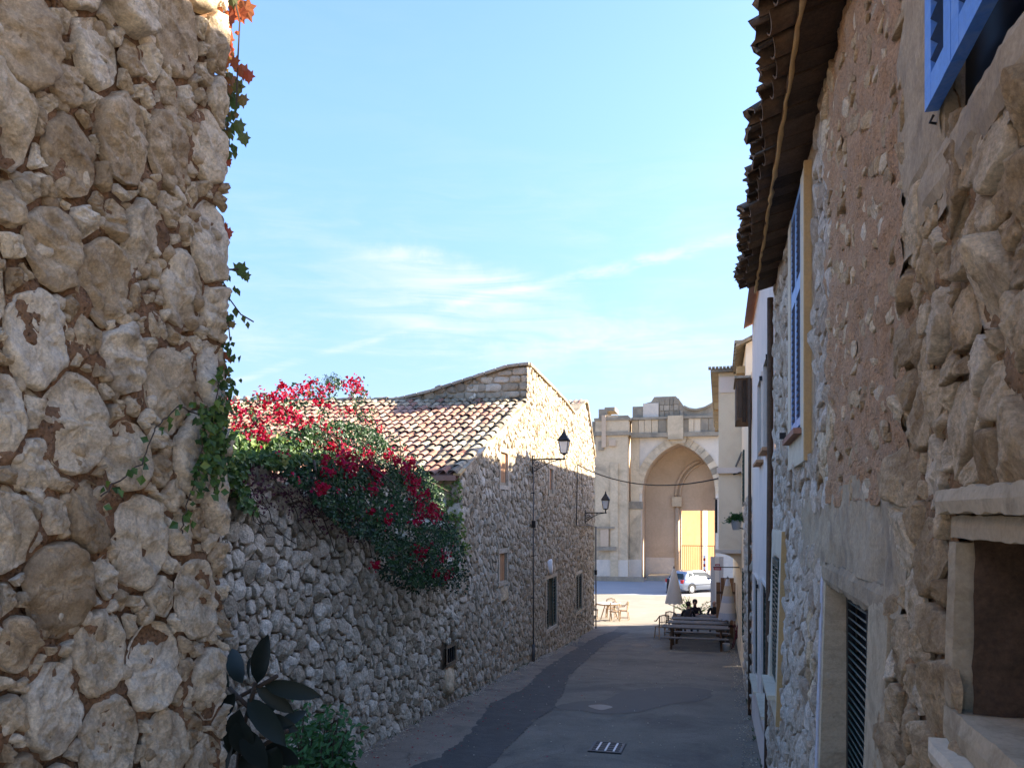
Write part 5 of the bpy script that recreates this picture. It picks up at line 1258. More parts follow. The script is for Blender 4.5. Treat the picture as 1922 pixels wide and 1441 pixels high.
# ivy on the garden wall's near end
iv = thing('wall_ivy', 'green and yellowish ivy tangled along the top of the garden wall at its near end', 'ivy', (XG + .05, 8, gtop(8)))
mb = MB()
for u, v in fill([(405, 800), (440, 812), (500, 822), (590, 830), (620, 862), (560, 868), (520, 880), (470, 860), (455, 905), (480, 960), (455, 955), (430, 900), (405, 990), (400, 870)], 4200, rg):
    if noise.noise(Vector((u / 18, v / 18, 9))) < -.12 and rg.random() < .75: continue
    p = onX(u, v, XG + rg.uniform(.02, .28) - (.3 if v < 850 else 0)); frame_leaf(mb, p, rg, rg.uniform(.05, .09), Vector((.8, -.4, .4)), min(1, max(0, rg.gauss(.35, .25))), .9)
stuff(mb.build('leaves', 'ivy', iv))
mb = MB()
for u, v in fill([(420, 900), (470, 870), (560, 880), (640, 920), (700, 1000), (690, 1030), (620, 1000), (540, 970), (470, 960)], 1700, rg):
    if noise.noise(Vector((u / 20, v / 15, 1))) < .05 and rg.random() < .85: continue
    p = onX(u, v, XG + rg.uniform(.05, .18)); frame_leaf(mb, p, rg, rg.uniform(.03, .06), Vector((.8, -.4, .4)), rg.random(), .6)
stuff(mb.build('purple_leaves', 'purple', iv))
mb = MB()
for k in range(26):
    u, v = rg.uniform(420, 640), rg.uniform(860, 960); P = []
    for i in range(6): P.append(onX(u, v, XG + .13)); u += rg.uniform(2, 16); v += rg.uniform(-4, 22)
    mb.tube(P, .006, 4)
stuff(mb.build('stems', 'stem', iv))
# green creeper at the house corner
iv2 = thing('corner_ivy', 'pale green ivy clinging to the sunlit corner of the gable house', 'ivy', (XG, YH0, -1))
mb = MB()
for u, v in fill([(812, 905), (850, 890), (868, 900), (872, 1000), (885, 1035), (872, 1060), (850, 1040), (815, 960)], 620, rg):
    if noise.noise(Vector((u / 14, v / 14, 3))) < -.02: continue
    p = onY(u, v, YH0 - rg.uniform(.03, .12)) if u < 862 else onX(u, v, XG + .08); frame_leaf(mb, p, rg, rg.uniform(.05, .09), Vector((.5, -.7, .3)), rg.uniform(.3, 1), .9)
stuff(mb.build('leaves', 'ivy', iv2))
# creeper on the near wall's corner: large leaves one by one
cr = thing('red_creeper', 'creeper with red, orange and green leaves trailing down the corner of the near left wall', 'climbing plant', (XW, YE, 2))
LV = [(440, 10, .16, .85), (462, 20, .17, .95), (430, 35, .12, .7), (452, 30, .13, .8), (420, 60, .1, .85), (428, 75, .1, .9), (418, 95, .09, .95), (430, 105, .09, .8), (422, 120, .09, .95), (440, 120, .1, .6), (455, 135, .12, .65), (466, 145, .1, .75), (432, 150, .1, .5), (445, 165, .12, .3), (428, 180, .11, .25), (440, 195, .12, .1), (455, 190, .1, .35), (425, 205, .08, .2), (436, 218, .08, .15), (448, 240, .12, .2), (458, 262, .1, .25), (424, 235, .06, .3), (430, 255, .06, .2), (420, 270, .06, .1), (428, 305, .08, .75), (420, 300, .06, .8), (415, 355, .08, .2), (418, 418, .05, .8), (428, 438, .09, .72), (422, 425, .06, .75), (452, 508, .12, .05), (462, 520, .08, .1), (425, 512, .04, .1), (420, 530, .05, .3), (430, 545, .05, .2), (440, 535, .04, .1), (446, 540, .04, .2), (442, 575, .05, .1), (430, 590, .05, .6), (436, 610, .06, .4), (424, 600, .04, .5), (465, 603, .035, .2), (455, 592, .035, .2), (418, 630, .05, .6), (425, 668, .07, .65), (418, 680, .07, .5), (432, 675, .06, .5), (424, 700, .07, .4), (418, 720, .08, .3), (430, 715, .06, .3), (420, 745, .08, .35), (436, 0, .12, .2), (400, 5, .09, .15), (410, 20, .09, .9), (408, 50, .07, .8)]
rg = random.Random(55)
for u, v, L, c in LV:
    X_ = XW + rg.uniform(.0, .10); r = ray(u, v); tt = (YE + rg.uniform(.0, .18)) / r.y; p = r * tt
    mb = MB(); d = Vector((rg.uniform(-.1, .5), rg.uniform(-.1, .3), -1)); n = Vector((rg.uniform(-.3, .7), -.8, rg.uniform(-.1, .5)))
    if L < .06: leaf(mb, p, d, n, L * .95, L * .6, c)
    else: lobed(mb, p - d.normalized() * L * .3, d, n, L * .62, c + rg.uniform(-.05, .05))
    mb.build('leaf', 'autumn', cr)
mb = MB()
for k in range(240):
    u, v = 413 + abs(rg.gauss(0, 14)), rg.choice([rg.uniform(0, 290), rg.uniform(0, 290), rg.uniform(500, 760)]); r = ray(u, v); p = r * ((YE + rg.uniform(.02, .2)) / r.y)
    leaf(mb, p, Vector((rg.uniform(-.5, .5), 0, -1)), Vector((rg.uniform(-.5, .5), -1, .3)), rg.uniform(.018, .04), .025, min(1, max(0, (1 - v / 260) * .7 + rg.uniform(-.1, .35))))
stuff(mb.build('small_leaves', 'autumn', cr))
mb = MB()
def vine(pts_, r=.004):
    P = [];
    for u, v in pts_: q = ray(u, v); P.append(q * ((YE + .06) / q.y))
    mb.tube(P, r, 4)
vine([(418, -20), (424, 60), (420, 130), (430, 200), (424, 270)]); vine([(412, 500), (432, 506), (448, 505)]); vine([(416, 520), (430, 560), (452, 590), (476, 604)], .003); vine([(420, 560), (428, 600), (432, 640)], .003); vine([(414, 640), (424, 700), (418, 780), (412, 860)]); vine([(436, -20), (450, 40), (446, 120), (444, 200)])
mb.build('stem', 'stem', cr)
# ivy strand over the wall face
iw = thing('ivy_strand', 'thin ivy strand crossing the near left wall from its corner', 'ivy', (XW + .06, 2.5, .4))
mb = MB(); lf = MB()
for pts_ in ([(413, 700), (392, 790), (330, 762), (290, 800), (262, 870), (215, 905), (180, 935)], [(413, 820), (385, 850), (360, 905), (345, 970), (335, 1010)], [(413, 740), (400, 830), (405, 900)], [(405, 770), (380, 810), (375, 850), (405, 880)], [(413, 770), (402, 850), (398, 940)]):
    P = [onX(u, v, XW + .075) for u, v in pts_]; Q = []
    for i in range(len(P) - 1):
        for k in range(6): Q.append(P[i].lerp(P[i + 1], k / 6) + Vector((rg.uniform(0, .01), rg.uniform(-.006, .006), rg.uniform(-.006, .006))))
    mb.tube(Q, .003, 4)
    for q in Q:
        dens = 1 if q.y < 2.6 else 7
        for _ in range(dens):
            if rg.random() < .75: frame_leaf(lf, q + Vector((rg.uniform(.0, .03), rg.uniform(-.03, .03), rg.uniform(-.035, .035))), rg, rg.uniform(.022, .042), Vector((1, -.4, .2)), min(.95, max(0, rg.gauss(.3, .22))), .85)
mb.build('stem', 'stem', iw); stuff(lf.build('leaves', 'ivy', iw))
# rubber plant behind the near wall
fp = lthing('rubber_plant', 'dark rubber plant with big glossy leaves behind the near left wall', 'plant', (0, 0, 0)); 
def at(u, v, dpt): r = ray(u, v); return r * dpt
WL[fp.name] = Vector((0, 0, 0)); base = at(440, 1560, 3.9)
mb = MB()
for P in ([base, at(445, 1450, 3.9), at(452, 1380, 3.85), at(470, 1318, 3.8)], [at(400, 1322, 3.95), at(440, 1312, 3.9), at(490, 1285, 3.8), at(520, 1268, 3.75)], [at(445, 1440, 3.9), at(490, 1400, 3.8), at(540, 1370, 3.75)], [at(470, 1318, 3.8), at(480, 1280, 3.8)], [at(470, 1330, 3.8), at(430, 1290, 3.85)]): mb.tube(P, .011, 6)
mb.build('stem', 'stem', fp, True)
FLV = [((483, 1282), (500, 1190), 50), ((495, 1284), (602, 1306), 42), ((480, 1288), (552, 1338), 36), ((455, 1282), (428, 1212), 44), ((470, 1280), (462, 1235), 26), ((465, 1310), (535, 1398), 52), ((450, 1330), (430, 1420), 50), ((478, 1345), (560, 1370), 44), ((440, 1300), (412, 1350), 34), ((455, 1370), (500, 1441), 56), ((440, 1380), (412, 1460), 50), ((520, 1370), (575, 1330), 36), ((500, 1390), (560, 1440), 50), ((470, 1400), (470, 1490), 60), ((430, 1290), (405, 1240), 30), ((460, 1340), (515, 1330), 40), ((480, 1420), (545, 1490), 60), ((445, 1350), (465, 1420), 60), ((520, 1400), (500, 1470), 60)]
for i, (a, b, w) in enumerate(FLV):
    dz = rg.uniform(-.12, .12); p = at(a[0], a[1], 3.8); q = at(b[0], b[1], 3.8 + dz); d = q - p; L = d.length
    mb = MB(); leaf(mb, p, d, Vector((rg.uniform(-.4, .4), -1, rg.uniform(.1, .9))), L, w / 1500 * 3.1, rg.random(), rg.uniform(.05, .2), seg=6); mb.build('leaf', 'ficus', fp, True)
mb = MB(); m_ = Vector((base.x, base.y, 0))
g0 = G(base.y); MB().lathe([(.13, g0), (.15, g0 + .04), (.19, g0 + .30), (.205, g0 + .32), (.205, g0 + .36), (.17, g0 + .36)], (base.x, base.y, 0), 16).build('pot', 'tile', fp, True)
MB().tube([(base.x, base.y, g0 + .3), (base.x + .02, base.y, base.z - .2), base], .016, 6).build('trunk', 'stem', fp, True)
bs = thing('bush', 'small leafy green bush at the foot of the garden wall beside the rubber plant', 'bush', (0, 0, 0)); WL[bs.name] = Vector((0, 0, 0))
mb = MB(); sm = MB(); bc = at(592, 1440, 6.2); gb = G(bc.y)
for k in range(70):
    tip = at(rg.gauss(595, 30), rg.uniform(1345, 1480) , 6.2 + rg.uniform(-.3, .3)); root = Vector((bc.x + rg.uniform(-.1, .1), bc.y + rg.uniform(-.1, .1), gb)); P = [root.lerp(tip, t_) + Vector((0, 0, .12 * math.sin(t_ * 3))) for t_ in (0, .35, .7, 1)]; sm.tube(P, .005, 4)
    for i in range(75): t_ = rg.uniform(.25, 1.02); q = root.lerp(tip, t_) + rnd_dir(rg) * .13; frame_leaf(mb, q, rg, rg.uniform(.05, .09), Vector((.2, -.6, .8)), min(1, max(0, t_ - .3 + rg.uniform(-.2, .3))), .5, 0)
stuff(mb.build('leaves', 'bush', bs)); stuff(sm.build('stems', 'stem', bs))
# hanging fern
hf = thing('hanging_plant', 'green trailing plant in a small pot bracketed to the beige house wall', 'plant', (0, 0, 0)); WL[hf.name] = Vector((0, 0, 0))
pc = Vector((.40, 20.4, onX(1391, 985, .40).z)); pc.z = (VH - 985) / F * 19.7
MB().lathe([(.08, -.12), (.13, .1), (.15, .11), (.13, .12)], pc, 12).build('pot', 'blue_wash', hf, True); MB().tube([pc + Vector((0, 0, -.05)), (XR, pc.y, pc.z - .1)], .015).build('bracket', 'iron', hf)
mb = MB()
for k in range(70):
    d = rnd_dir(rg); d.z = abs(d.z) * 1.0 + .25; d.normalize(); L = rg.uniform(.18, .42); P = [pc + Vector((0, 0, .12)) + d * L * t_ - Vector((0, 0, .5 * L * t_ * t_)) for t_ in (0, .3, .6, 1)]
    for i in range(22): t_ = rg.random(); j = min(2, int(t_ * 3)); q = P[j].lerp(P[j + 1], t_ * 3 - j); leaf(mb, q, (rnd_dir(rg) + d * .6 + Vector((0, 0, -.4))), rnd_dir(rg), rg.uniform(.05, .09), .02, rg.uniform(.2, 1))
stuff(mb.build('leaves', 'bush', hf))
# bare twiggy tree top over the roof
tw = thing('twiggy_tree', 'small bare twiggy tree top showing above the tiled roof ridge', 'tree', (0, 0, 0)); WL[tw.name] = Vector((0, 0, 0))
mb = MB(); tb = onY(606, 760, 30); lf = MB()
def twig(p, d, L, r, n):
    q = p + d * L; mb.tube([p, p.lerp(q, .5) + rnd_dir(rg) * L * .06, q], [r, r * .8, r * .55], 4)
    for _ in range(3): frame_leaf(lf, q + rnd_dir(rg) * .12, rg, .07, Vector((0, -1, .4)), rg.random(), .5)
    if n: 
        for _ in range(rg.choice((2, 3, 3))): twig(q, (d + rnd_dir(rg) * .75).normalized(), L * rg.uniform(.6, .85), r * .6, n - 1)
MB().tube([(tb.x, tb.y, -3), (tb.x + .1, tb.y, 1), tb], [.2, .12, .06], 8).build('trunk', 'stem', tw, True)
twig(tb, Vector((0, 0, 1)), .42, .04, 5); stuff(mb.build('branches', 'stem', tw)); stuff(lf.build('crown', 'leaf', tw))
# low weeds at wall feet
mb = MB()
for k in range(900):
    side = rg.random() < .7; y = rg.uniform(7.5, 33) if side else rg.uniform(9.6, 20)
    if noise.noise(Vector((y * 1.7, side, 3))) < .12: continue
    x = XG + .08 + abs(rg.gauss(0, .03)) if side else XR - .03 - abs(rg.gauss(0, .02)); p = Vector((x, y, G(y)))
    leaf(mb, p, Vector((rg.uniform(-.6, .6), rg.uniform(-.6, .6), 1)), rnd_dir(rg), rg.uniform(.03, .09), .015, rg.random())
o = mb.build('weeds', 'bush'); tag(o, 'sparse weeds growing where the walls meet the lane', 'weeds', kind='stuff')

# fallen petals and leaves on the lane
mb = MB()
for k in range(130):
    y = rg.uniform(9, 20); x = XG + .1 + abs(rg.gauss(0, .9)); p = Vector((x, y, G(y) + .012)); leaf(mb, p, Vector((rg.uniform(-1, 1), rg.uniform(-1, 1), 0.05)), Vector((0, 0, 1)), .045, .035, rg.random(), 0)
o = mb.build('fallen_petals', 'petal'); tag(o, 'fallen crimson petals scattered along the foot of the garden wall', 'petals', kind='stuff')

# ================================================================== TERRACE
def plank_table(nm, loc, w, label, grp, cat='picnic table', light=False):
    t = lthing(nm, label, cat, loc, grp); m_ = 'wood_grey'
    for k in range(5): MB().box((0, -.30 + k * .15, .74), (w, .135, .035), rnd=R.random()).build('plank', m_, t)
    for s_ in (-1, 1):
        for k in range(2): MB().box((0, s_ * (.63 + k * .13), .45), (w, .12, .035), rnd=R.random()).build('bench_plank', m_, t)
        x = s_ * (w / 2 - .28)
        MB().box((x, 0, .700), (.05, .72, .04)).build('brace', 'wood_dark', t); MB().box((x, 0, .40), (.05, 1.5, .05)).build('brace', 'wood_dark', t)
        for q in (-1, 1): MB().tube([(x + .04, q * .28, .70), (x + .04, q * .62, 0)], .04, 4).build('leg', 'wood_dark', t)
    return t
def place(x, y): return (x, y, G(y))
T0 = plank_table('picnic_table', place(-.80, 28.2), 2.2, 'weathered plank picnic table nearest to us at the edge of the lane', 'plank picnic tables on the terrace')
for i, (x, y, lb) in enumerate([(-.72, 30.1, 'plank picnic table in the second row, directly behind the nearest one'), (-.72, 31.9, 'plank picnic table in the third row, second from the seated people'), (-.75, 33.6, 'plank picnic table where the three people sit')]):
    copy_tree(T0, place(x, y), 0, lb, 'plank picnic tables on the terrace').location = place(x, y)
# round table with cloth and wicker chairs
tb_ = onG(1142, 1163); RT = lthing('round_table', 'round wooden table with pale cloth at the sunny corner of the gable house', 'table', (tb_.x, tb_.y + .3, G(tb_.y)))
MB().lathe([(.0, .70), (.60, .70), (.62, .72), (.62, .75), (.6, .76)], n=28).build('top', 'wicker', RT)
MB().lathe([(.3, .763), (.55, .766), (.56, .775), (.0, .778)], n=28).build('cloth', 'cloth', RT)
for k in range(4): a = k * math.pi / 2 + .4; MB().tube([(.2 * math.cos(a), .2 * math.sin(a), .70), (.42 * math.cos(a), .42 * math.sin(a), 0)], .028, 6).build('leg', 'wicker', RT)
def chair(loc, rz, label, grp):
    t = lthing('wicker_chair', label, 'chair', loc, grp, rz); m_ = 'wicker'
    MB().lathe([(.2, .43), (.25, .44), (.25, .47), (.22, .48)], n=14).build('seat', m_, t)
    for x in (-1, 1):
        MB().tube([(x * .19, .17, .44), (x * .22, .2, 0)], .02, 6).build('leg', m_, t); MB().tube([(x * .19, -.18, .9), (x * .2, -.17, .44), (x * .23, -.24, 0)], .02, 6).build('leg', m_, t)
    MB().tube([(-.24, .15, .66), (-.27, -.05, .68), (-.2, -.2, .88), (0, -.25, .93), (.2, -.2, .88), (.27, -.05, .68), (.24, .15, .66)], .022, 6).build('arm_hoop', m_, t, True)
    mb = MB()
    for k in range(7): x = -.17 + k * .057; mb.tube([(x, -.17, .46), (x * 1.1, -.225, .90)], .011, 4)
    mb.tube([(-.2, -.2, .65), (0, -.24, .66), (.2, -.2, .65)], .014, 4); mb.build('backrest', m_, t)
    for x in (-1, 1): MB().tube([(x * .21, .19, .12), (x * .22, -.21, .12)], .012, 4).build('stretcher', m_, t)
    return t
C0 = chair((tb_.x - .75, tb_.y + .1, G(tb_.y)), rad(-90), 'wicker chair on the left of the round table, beside the house corner', 'wicker chairs at the round table')
for x, y, r_, lb in ((tb_.x + .72, tb_.y + .15, rad(90), 'wicker chair on the right of the round table, out on the sunny square'), (tb_.x - .05, tb_.y + 1.15, rad(180), 'wicker chair behind the round table, facing us'), (tb_.x + .35, tb_.y - .45, rad(10), 'wicker chair in front of the round table with its back to us')):
    copy_tree(C0, (x, y, G(y)), r_, lb, 'wicker chairs at the round table')
c1 = onG(1262, 1180); copy_tree(C0, (c1.x + .1, 33.2, G(33.2)), rad(-20), 'wicker armchair standing under the closed white parasol', 'wicker chairs by the tables'); copy_tree(C0, (c1.x - .18, 31.2, G(31.2)), rad(30), 'wicker armchair at the left end of the third picnic table', 'wicker chairs by the tables')
# parasols
def parasol(loc, h, r, z0, label, mats, bands=1, rz=0):
    t = lthing('closed_parasol', label, 'parasol', loc, None, rz)
    MB().tube([(0, 0, 0), (0, 0, h)], .022, 8).build('pole', 'wood_grey', t, True); MB().lathe([(.24, 0), (.24, .05), (.06, .07), (.05, .25)], n=16).build('base', 'pipe_grey', t)
    n = 16; zs = [z0 + (h - z0) * k / 12 for k in range(13)]
    for b_ in range(bands):
        k0, k1 = round(12 * b_ / bands), round(12 * (b_ + 1) / bands); vs = []; fs = []
        for k in range(k0, k1 + 1):
            f = 1 - k / 12; rr = r * (.16 + .84 * f ** .8)
            for i in range(n * 2):
                a = math.pi * i / n; q = rr * (1 + (.16 if i % 2 else -.16) * f + .05 * math.sin(a * 3)); vs.append((q * math.cos(a), q * math.sin(a), zs[k] + (.03 * math.sin(i * 1.7) if k == 0 else 0)))
        m2 = n * 2
        for k in range(k1 - k0):
            for i in range(m2): fs.append((k * m2 + i, k * m2 + (i + 1) % m2, (k + 1) * m2 + (i + 1) % m2, (k + 1) * m2 + i))
        MB().add(vs, fs, R.random()).build('canopy' if bands == 1 else 'canopy_band', mats[b_ % len(mats)], t, True)
    MB().lathe([(.05, h - .03), (.03, h + .05), (.01, h + .1)], n=8).build('finial', 'wood_grey', t)
    return t
q = ray(1265, 1100) * 34.0; gz = G(q.y); top = (VH - 1066) / F * 34 - gz; bot = (VH - 1132) / F * 34 - gz
parasol((q.x, q.y, gz), top, .33, bot, 'tall closed white parasol between the tables and the sunny square', ['canvas'])
q = ray(1366, 1120) * 29.0; gz = G(q.y); top = (VH - 1086) / F * 29 - gz; bot = (VH - 1162) / F * 29 - gz
parasol((q.x, q.y, gz), top, .30, bot, 'closed striped blue and white parasol in front of the brown board', ['blue_wash', 'canvas', 'blue_wash', 'cream', 'blue_wash'], 5)
q = ray(1365, 1125) * 31.5; gz = G(q.y)
t = thing('brown_board', 'dark brown wooden screen standing behind the striped parasol', 'screen', (q.x, q.y, gz))
for k in range(5): MB().bx(q.x - .42 + k * .17, q.x - .42 + k * .17 + .16, q.y, q.y + .05, gz, gz + 2.15 + (.18 if k in (1, 2, 3) else 0), rnd=R.random()).build('plank', 'wood_brown', t)
for z_ in (.4, 1.7): MB().bx(q.x - .42, q.x + .42, q.y - .04, q.y - .002, gz + z_, gz + z_ + .1).build('crosspiece', 'wood_dark', t)
q = ray(1382, 1185) * 27.6; gz = G(q.y)
fc = lthing('folding_chair', 'dark red folded chair leaning at the wall end of the nearest picnic table', 'chair', (q.x - .08, q.y, gz), None, rad(80))
for x in (-.2, .2): MB().tube([(x, .05, 0), (x, -.22, 1.0)], .018, 5).build('leg', 'dark_red', fc); MB().tube([(x * .85, -.32, 0), (x * .85, .0, .85)], .018, 5).build('leg', 'dark_red', fc)
for z_ in (.95, .88, .81): MB().box((0, -.2 + (1 - z_) * .3, z_), (.42, .02, .05)).build('back_slat', 'dark_red', fc)
MB().box((0, -.1, .52), (.38, .06, .36), rot=Matrix.Rotation(rad(12), 3, 'X')).build('seat', 'dark_red', fc)
q = ray(1363, 1205) * 26.9; gz = G(q.y); bk = lthing('white_bucket', 'small white bucket on the ground by the right end of the nearest picnic table', 'bucket', (q.x, q.y, gz))
MB().lathe([(.09, 0), (.13, .24), (.14, .25), (.125, .25), (.10, .03)], n=14).build('pail', 'white', bk, True); MB().tube([(-.13, 0, .24), (-.1, 0, .3), (0, 0, .33), (.1, 0, .3), (.13, 0, .24)], .006, 4).build('handle', 'iron', bk)
q = ray(1300, 1125) * 36; gz = G(q.y)
pp_ = thing('potted_shrub', 'pale green shrub in a pot at the sunny edge behind the seated people', 'plant', (q.x, q.y, gz))
MB().lathe([(.16, gz), (.22, gz + .35), (.24, gz + .38), (.2, gz + .38)], (q.x, q.y, 0), 14).build('pot', 'tile', pp_, True)
mb = MB(); sm = MB(); rg = random.Random(8)
for k in range(46):
    d = rnd_dir(rg); d.z = abs(d.z) + .5; d.normalize(); L = rg.uniform(.4, 1.25); r0 = Vector((q.x, q.y, gz + .35)); P = [r0 + d * L * t_ + Vector((d.x, d.y, -.2)) * L * t_ * t_ * .5 for t_ in (0, .3, .6, 1)]; sm.tube(P, .008, 4)
    for i in range(34): t_ = rg.random(); j = min(2, int(t_ * 3)); leaf(mb, P[j].lerp(P[j + 1], t_ * 3 - j), rnd_dir(rg) + d, rnd_dir(rg), rg.uniform(.06, .11), .03, rg.random())
stuff(mb.build('leaves', 'bright_leaf', pp_)); stuff(sm.build('stems', 'stem', pp_))

# ---- people: one skinned body each, sitting at the furthest table
def person(loc, rz, label, jacket, hairm, lean=.1, head_turn=0, grp=None, hair_full=True):
    t = lthing('person', label, 'person', loc, grp, rz)
    J = {'pel': (0, 0, .50, .15, .12), 'wai': (0, .02, .68, .145, .11), 'che': (0, .04 + lean * .5, .88, .175, .12), 'nek': (0, .07 + lean, 1.06, .06, .06), 'hd0': (0, .10 + lean, 1.14, .075, .085), 'hd1': (0, .12 + lean, 1.24, .078, .095), 'hd2': (0, .12 + lean, 1.315, .06, .07)}
    E = [('pel', 'wai'), ('wai', 'che'), ('che', 'nek'), ('nek', 'hd0'), ('hd0', 'hd1'), ('hd1', 'hd2')]
    for s_, n_ in ((-1, 'l'), (1, 'r')):
        J['sh' + n_] = (s_ * .18, .05 + lean * .8, .99, .065, .065); J['el' + n_] = (s_ * .26, .17 + lean, .76, .047, .047); J['wr' + n_] = (s_ * .15, .40 + lean, .78, .03, .03); J['ha' + n_] = (s_ * .10, .48 + lean, .785, .038, .018)
        J['hi' + n_] = (s_ * .10, .06, .50, .10, .10); J['kn' + n_] = (s_ * .13, .48, .50, .065, .065); J['an' + n_] = (s_ * .13, .50, .09, .042, .042); J['to' + n_] = (s_ * .14, .66, .035, .035, .028)
        E += [('che', 'sh' + n_), ('sh' + n_, 'el' + n_), ('el' + n_, 'wr' + n_), ('wr' + n_, 'ha' + n_), ('pel', 'hi' + n_), ('hi' + n_, 'kn' + n_), ('kn' + n_, 'an' + n_), ('an' + n_, 'to' + n_)]
    ks = list(J); me = bpy.data.meshes.new('body'); me.from_pydata([J[k][:3] for k in ks], [(ks.index(a), ks.index(b)) for a, b in E], [])
    o = bpy.data.objects.new('tmp', me); C.objects.link(o); md = o.modifiers.new('skin', 'SKIN'); 
    if not me.skin_vertices: me.attributes; 
    sv = me.skin_vertices[0].data
    for i, k in enumerate(ks): sv[i].radius = J[k][3:5]; sv[i].use_root = (k == 'pel')
    o.modifiers.new('sub', 'SUBSURF').levels = 2; dg = bpy.context.evaluated_depsgraph_get(); me2 = bpy.data.meshes.new_from_object(o.evaluated_get(dg)); bpy.data.objects.remove(o)
    for m_ in ('skin', jacket, 'trouser', 'black_paint'): me2.materials.append(MT[m_])
    for p in me2.polygons:
        c = p.center; p.use_smooth = True
        p.material_index = 3 if c.z < .075 else 0 if (c.z > 1.07 or (c.y > .42 + lean and c.z > .7)) else 2 if c.z < .56 else 1
    link('body', me2, t)
    z = 1.235; y = .115 + lean
    mb = MB(); mb.lathe([(.098, -.05), (.104, .02), (.098, .07), (.07, .115), (.02, .135)] if hair_full else [(.1, -.04), (.1, .0), (.095, .03)], (0, y - .022, z), 14); mb.build('hair', hairm, t, True)
    mb = MB(); mb.add([(-.012, y + .09, z + .01), (.012, y + .09, z + .01), (.017, y + .09, z - .035), (-.017, y + .09, z - .035), (0, y + .12, z - .03)], [(0, 1, 4), (1, 2, 4), (2, 3, 4), (3, 0, 4)]); mb.build('nose', 'skin', t)
    for s_ in (-1, 1):
        MB().lathe([(.004, -.007), (.010, 0), (.004, .007)], (s_ * .032, y + .083, z + .012), 6).build('eye', 'black_paint', t); MB().box((s_ * .088, y, z - .005), (.018, .03, .05)).build('ear', 'skin', t)
        for f in range(4): m2 = MB(); m2.tube([(s_ * (.10 - .012 * f), .48 + lean, .785), (s_ * (.085 - .014 * f), .535 + lean, .785), (s_ * (.08 - .014 * f), .56 + lean, .77)], [.010, .009, .007], 5); m2.build('finger', 'skin', t, True)
        m2 = MB(); m2.tube([(s_ * .10, .45 + lean, .79), (s_ * .06, .47 + lean, .79), (s_ * .045, .50 + lean, .785)], [.011, .010, .008], 5); m2.build('thumb', 'skin', t, True)
    MB().box((0, y + .082, z - .058), (.04, .012, .009)).build('mouth', 'dark_red', t)
    return t
yb = 33.6
person((-1.22, yb - .66, G(yb)), 0, 'person in a dark jacket with dark hair seated left, their back to us', 'jacket', 'hair', .12)
person((-.98, yb + .66, G(yb)), rad(180), 'person in dark clothing seated across the table from the dark haired one', 'jacket', 'hair', .1)
person((-.18, yb + .66, G(yb)), rad(174), 'grey haired person in a black coat seated on the right, facing us', 'jacket2', 'hair_grey', .12, hair_full=False)

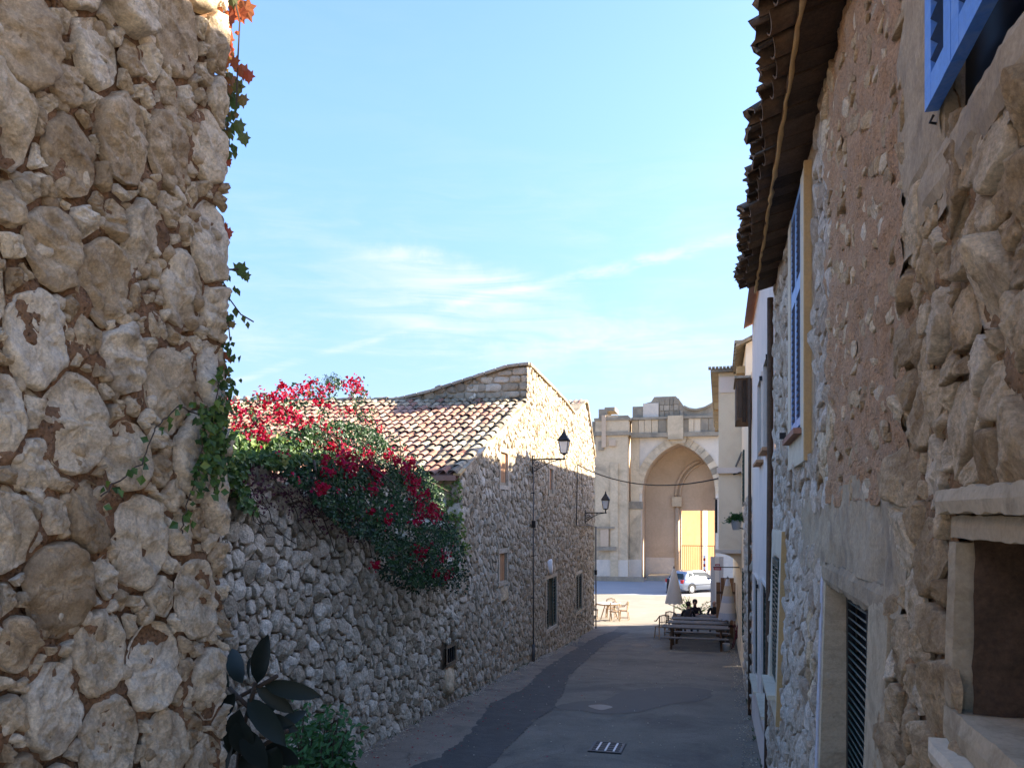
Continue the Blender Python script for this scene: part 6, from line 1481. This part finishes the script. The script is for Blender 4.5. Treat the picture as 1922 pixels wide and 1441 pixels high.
# ---- silver hatchback parked in front of the church
def car(loc, rz):
    t = lthing('parked_car', 'silver hatchback parked in front of the church, partly behind the white parasol', 'car', loc, None, rz)
    # profile along x (rear at -x), z up
    low = [(-2.0, .30), (-2.05, .52), (-2.0, .78), (-1.93, .92), (-1.0, .95), (0, .93), (.95, .90), (1.55, .80), (1.92, .66), (2.02, .50), (2.0, .28), (1.72, .22), (-1.75, .22)]
    def loft(prof, ws, nm, mat, inset):
        vs = []; fs = []; n = len(prof); secs = len(ws)
        for (y, sc) in ws:
            for x, z in prof: vs.append((x * (1 - (1 - sc) * .35), y, .22 + (z - .22) * sc if z > .6 else z))
        for i in range(secs - 1):
            for k in range(n): fs.append((i * n + k, i * n + (k + 1) % n, (i + 1) * n + (k + 1) % n, (i + 1) * n + k))
        fs.append(tuple(range(n))[::-1]); fs.append(tuple(range((secs - 1) * n, secs * n))); return MB().add(vs, fs).build(nm, mat, t, True)
    body = loft(low, [(-.84, .93), (-.80, .985), (-.6, 1.0), (.6, 1.0), (.80, .985), (.84, .93)], 'body', 'silver', 0)
    cab = [(-1.93, .90), (-1.72, 1.22), (-1.45, 1.42), (-.6, 1.47), (.15, 1.42), (.62, 1.18), (1.02, .90)]
    vs = []; n = len(cab)
    for y, sc in ((-.78, 0), (-.60, 1), (.60, 1), (.78, 0)):
        for x, z in cab: vs.append((x * (.97 if sc else 1), (y if not sc else y) if z > 1.0 or not sc else y * 1.28, z if sc else min(z, .92 + (z - .92) * .12)))
    fs = [(i * n + k, i * n + (k + 1) % n, (i + 1) * n + (k + 1) % n, (i + 1) * n + k) for i in range(3) for k in range(n)]
    MB().add(vs, fs).build('cabin', 'silver', t)
    for s_ in (-1, 1):
        def side(x, z): return (x, s_ * (.795 - (z - .92) * .33), z)
        for P in ([(-1.0, .97), (.78, .97), (.50, 1.18), (.10, 1.35), (-.42, 1.39), (-1.0, 1.39)], [(-1.60, 1.0), (-1.06, .97), (-1.06, 1.38), (-1.38, 1.34)]):
            MB().add([side(*p) for p in P], [tuple(range(len(P)))]).build('side_window', 'glass_dark', t)
        for x in (-1.28, 1.25):
            w = MB(); w.prism([(x + .31 * math.cos(a * math.pi / 10), .31 + .31 * math.sin(a * math.pi / 10)) for a in range(20)], s_ * .66, s_ * .855, 'Y'); ww = w.build('wheel', 'rubber', t)
            h = MB(); h.prism([(x + .2 * math.cos(a * math.pi / 8), .31 + .2 * math.sin(a * math.pi / 8)) for a in range(16)], s_ * .84, s_ * .862, 'Y'); h.build('rim', 'hub', ww)
            MB().tube([(x + .37 * math.cos(a * math.pi / 8), s_ * .835, .31 + .37 * math.sin(a * math.pi / 8)) for a in range(9)], .035, 5).build('wheel_arch', 'rubber', t)
        MB().box((-1.99, s_ * .66, .80), (.10, .24, .22)).build('tail_light', 'tail', t); MB().box((1.86, s_ * .62, .66), (.2, .26, .12)).build('headlight', 'lantern', t)
        MB().box((.62, s_ * .93, .98), (.16, .14, .11)).build('mirror', 'silver', t); MB().box((-.1, s_ * .845, .55), (1.9, .012, .04)).build('trim', 'rubber', t); MB().box((-.55, s_ * .83, .80), (.14, .02, .025)).build('handle', 'rubber', t)
    MB().add([(-1.925, -.6, .98), (-1.925, .6, .98), (-1.72, .52, 1.30), (-1.72, -.52, 1.30)], [(0, 1, 2, 3)]).build('rear_window', 'glass_dark', t)
    MB().box((-2.04, 0, .42), (.08, 1.5, .12)).build('bumper', 'silver', t); MB().box((-2.075, 0, .64), (.01, .5, .11)).build('number_plate', 'white', t)
    MB().add([(.98, -.66, .935), (.98, .66, .935), (.60, .55, 1.20), (.60, -.55, 1.20)], [(0, 1, 2, 3)]).build('windscreen', 'glass_dark', t)
    return t
q = onG(1288, 1113); car((q.x + .55, q.y + 1.3, G(q.y)), rad(50))
tg = thing('parking_bollard', 'short dark bollard left of the silver car', 'bollard', (0, 0, 0)); WL[tg.name] = Vector((0, 0, 0)); q = onG(1254, 1112)
MB().lathe([(.10, 0), (.09, .75), (.11, .8), (.05, .95)], (q.x, q.y, G(q.y)), 10).build('post', 'jacket', tg, True); MB().lathe([(.15, 0), (.15, .05)], (q.x, q.y, G(q.y)), 10).build('foot', 'iron', tg)
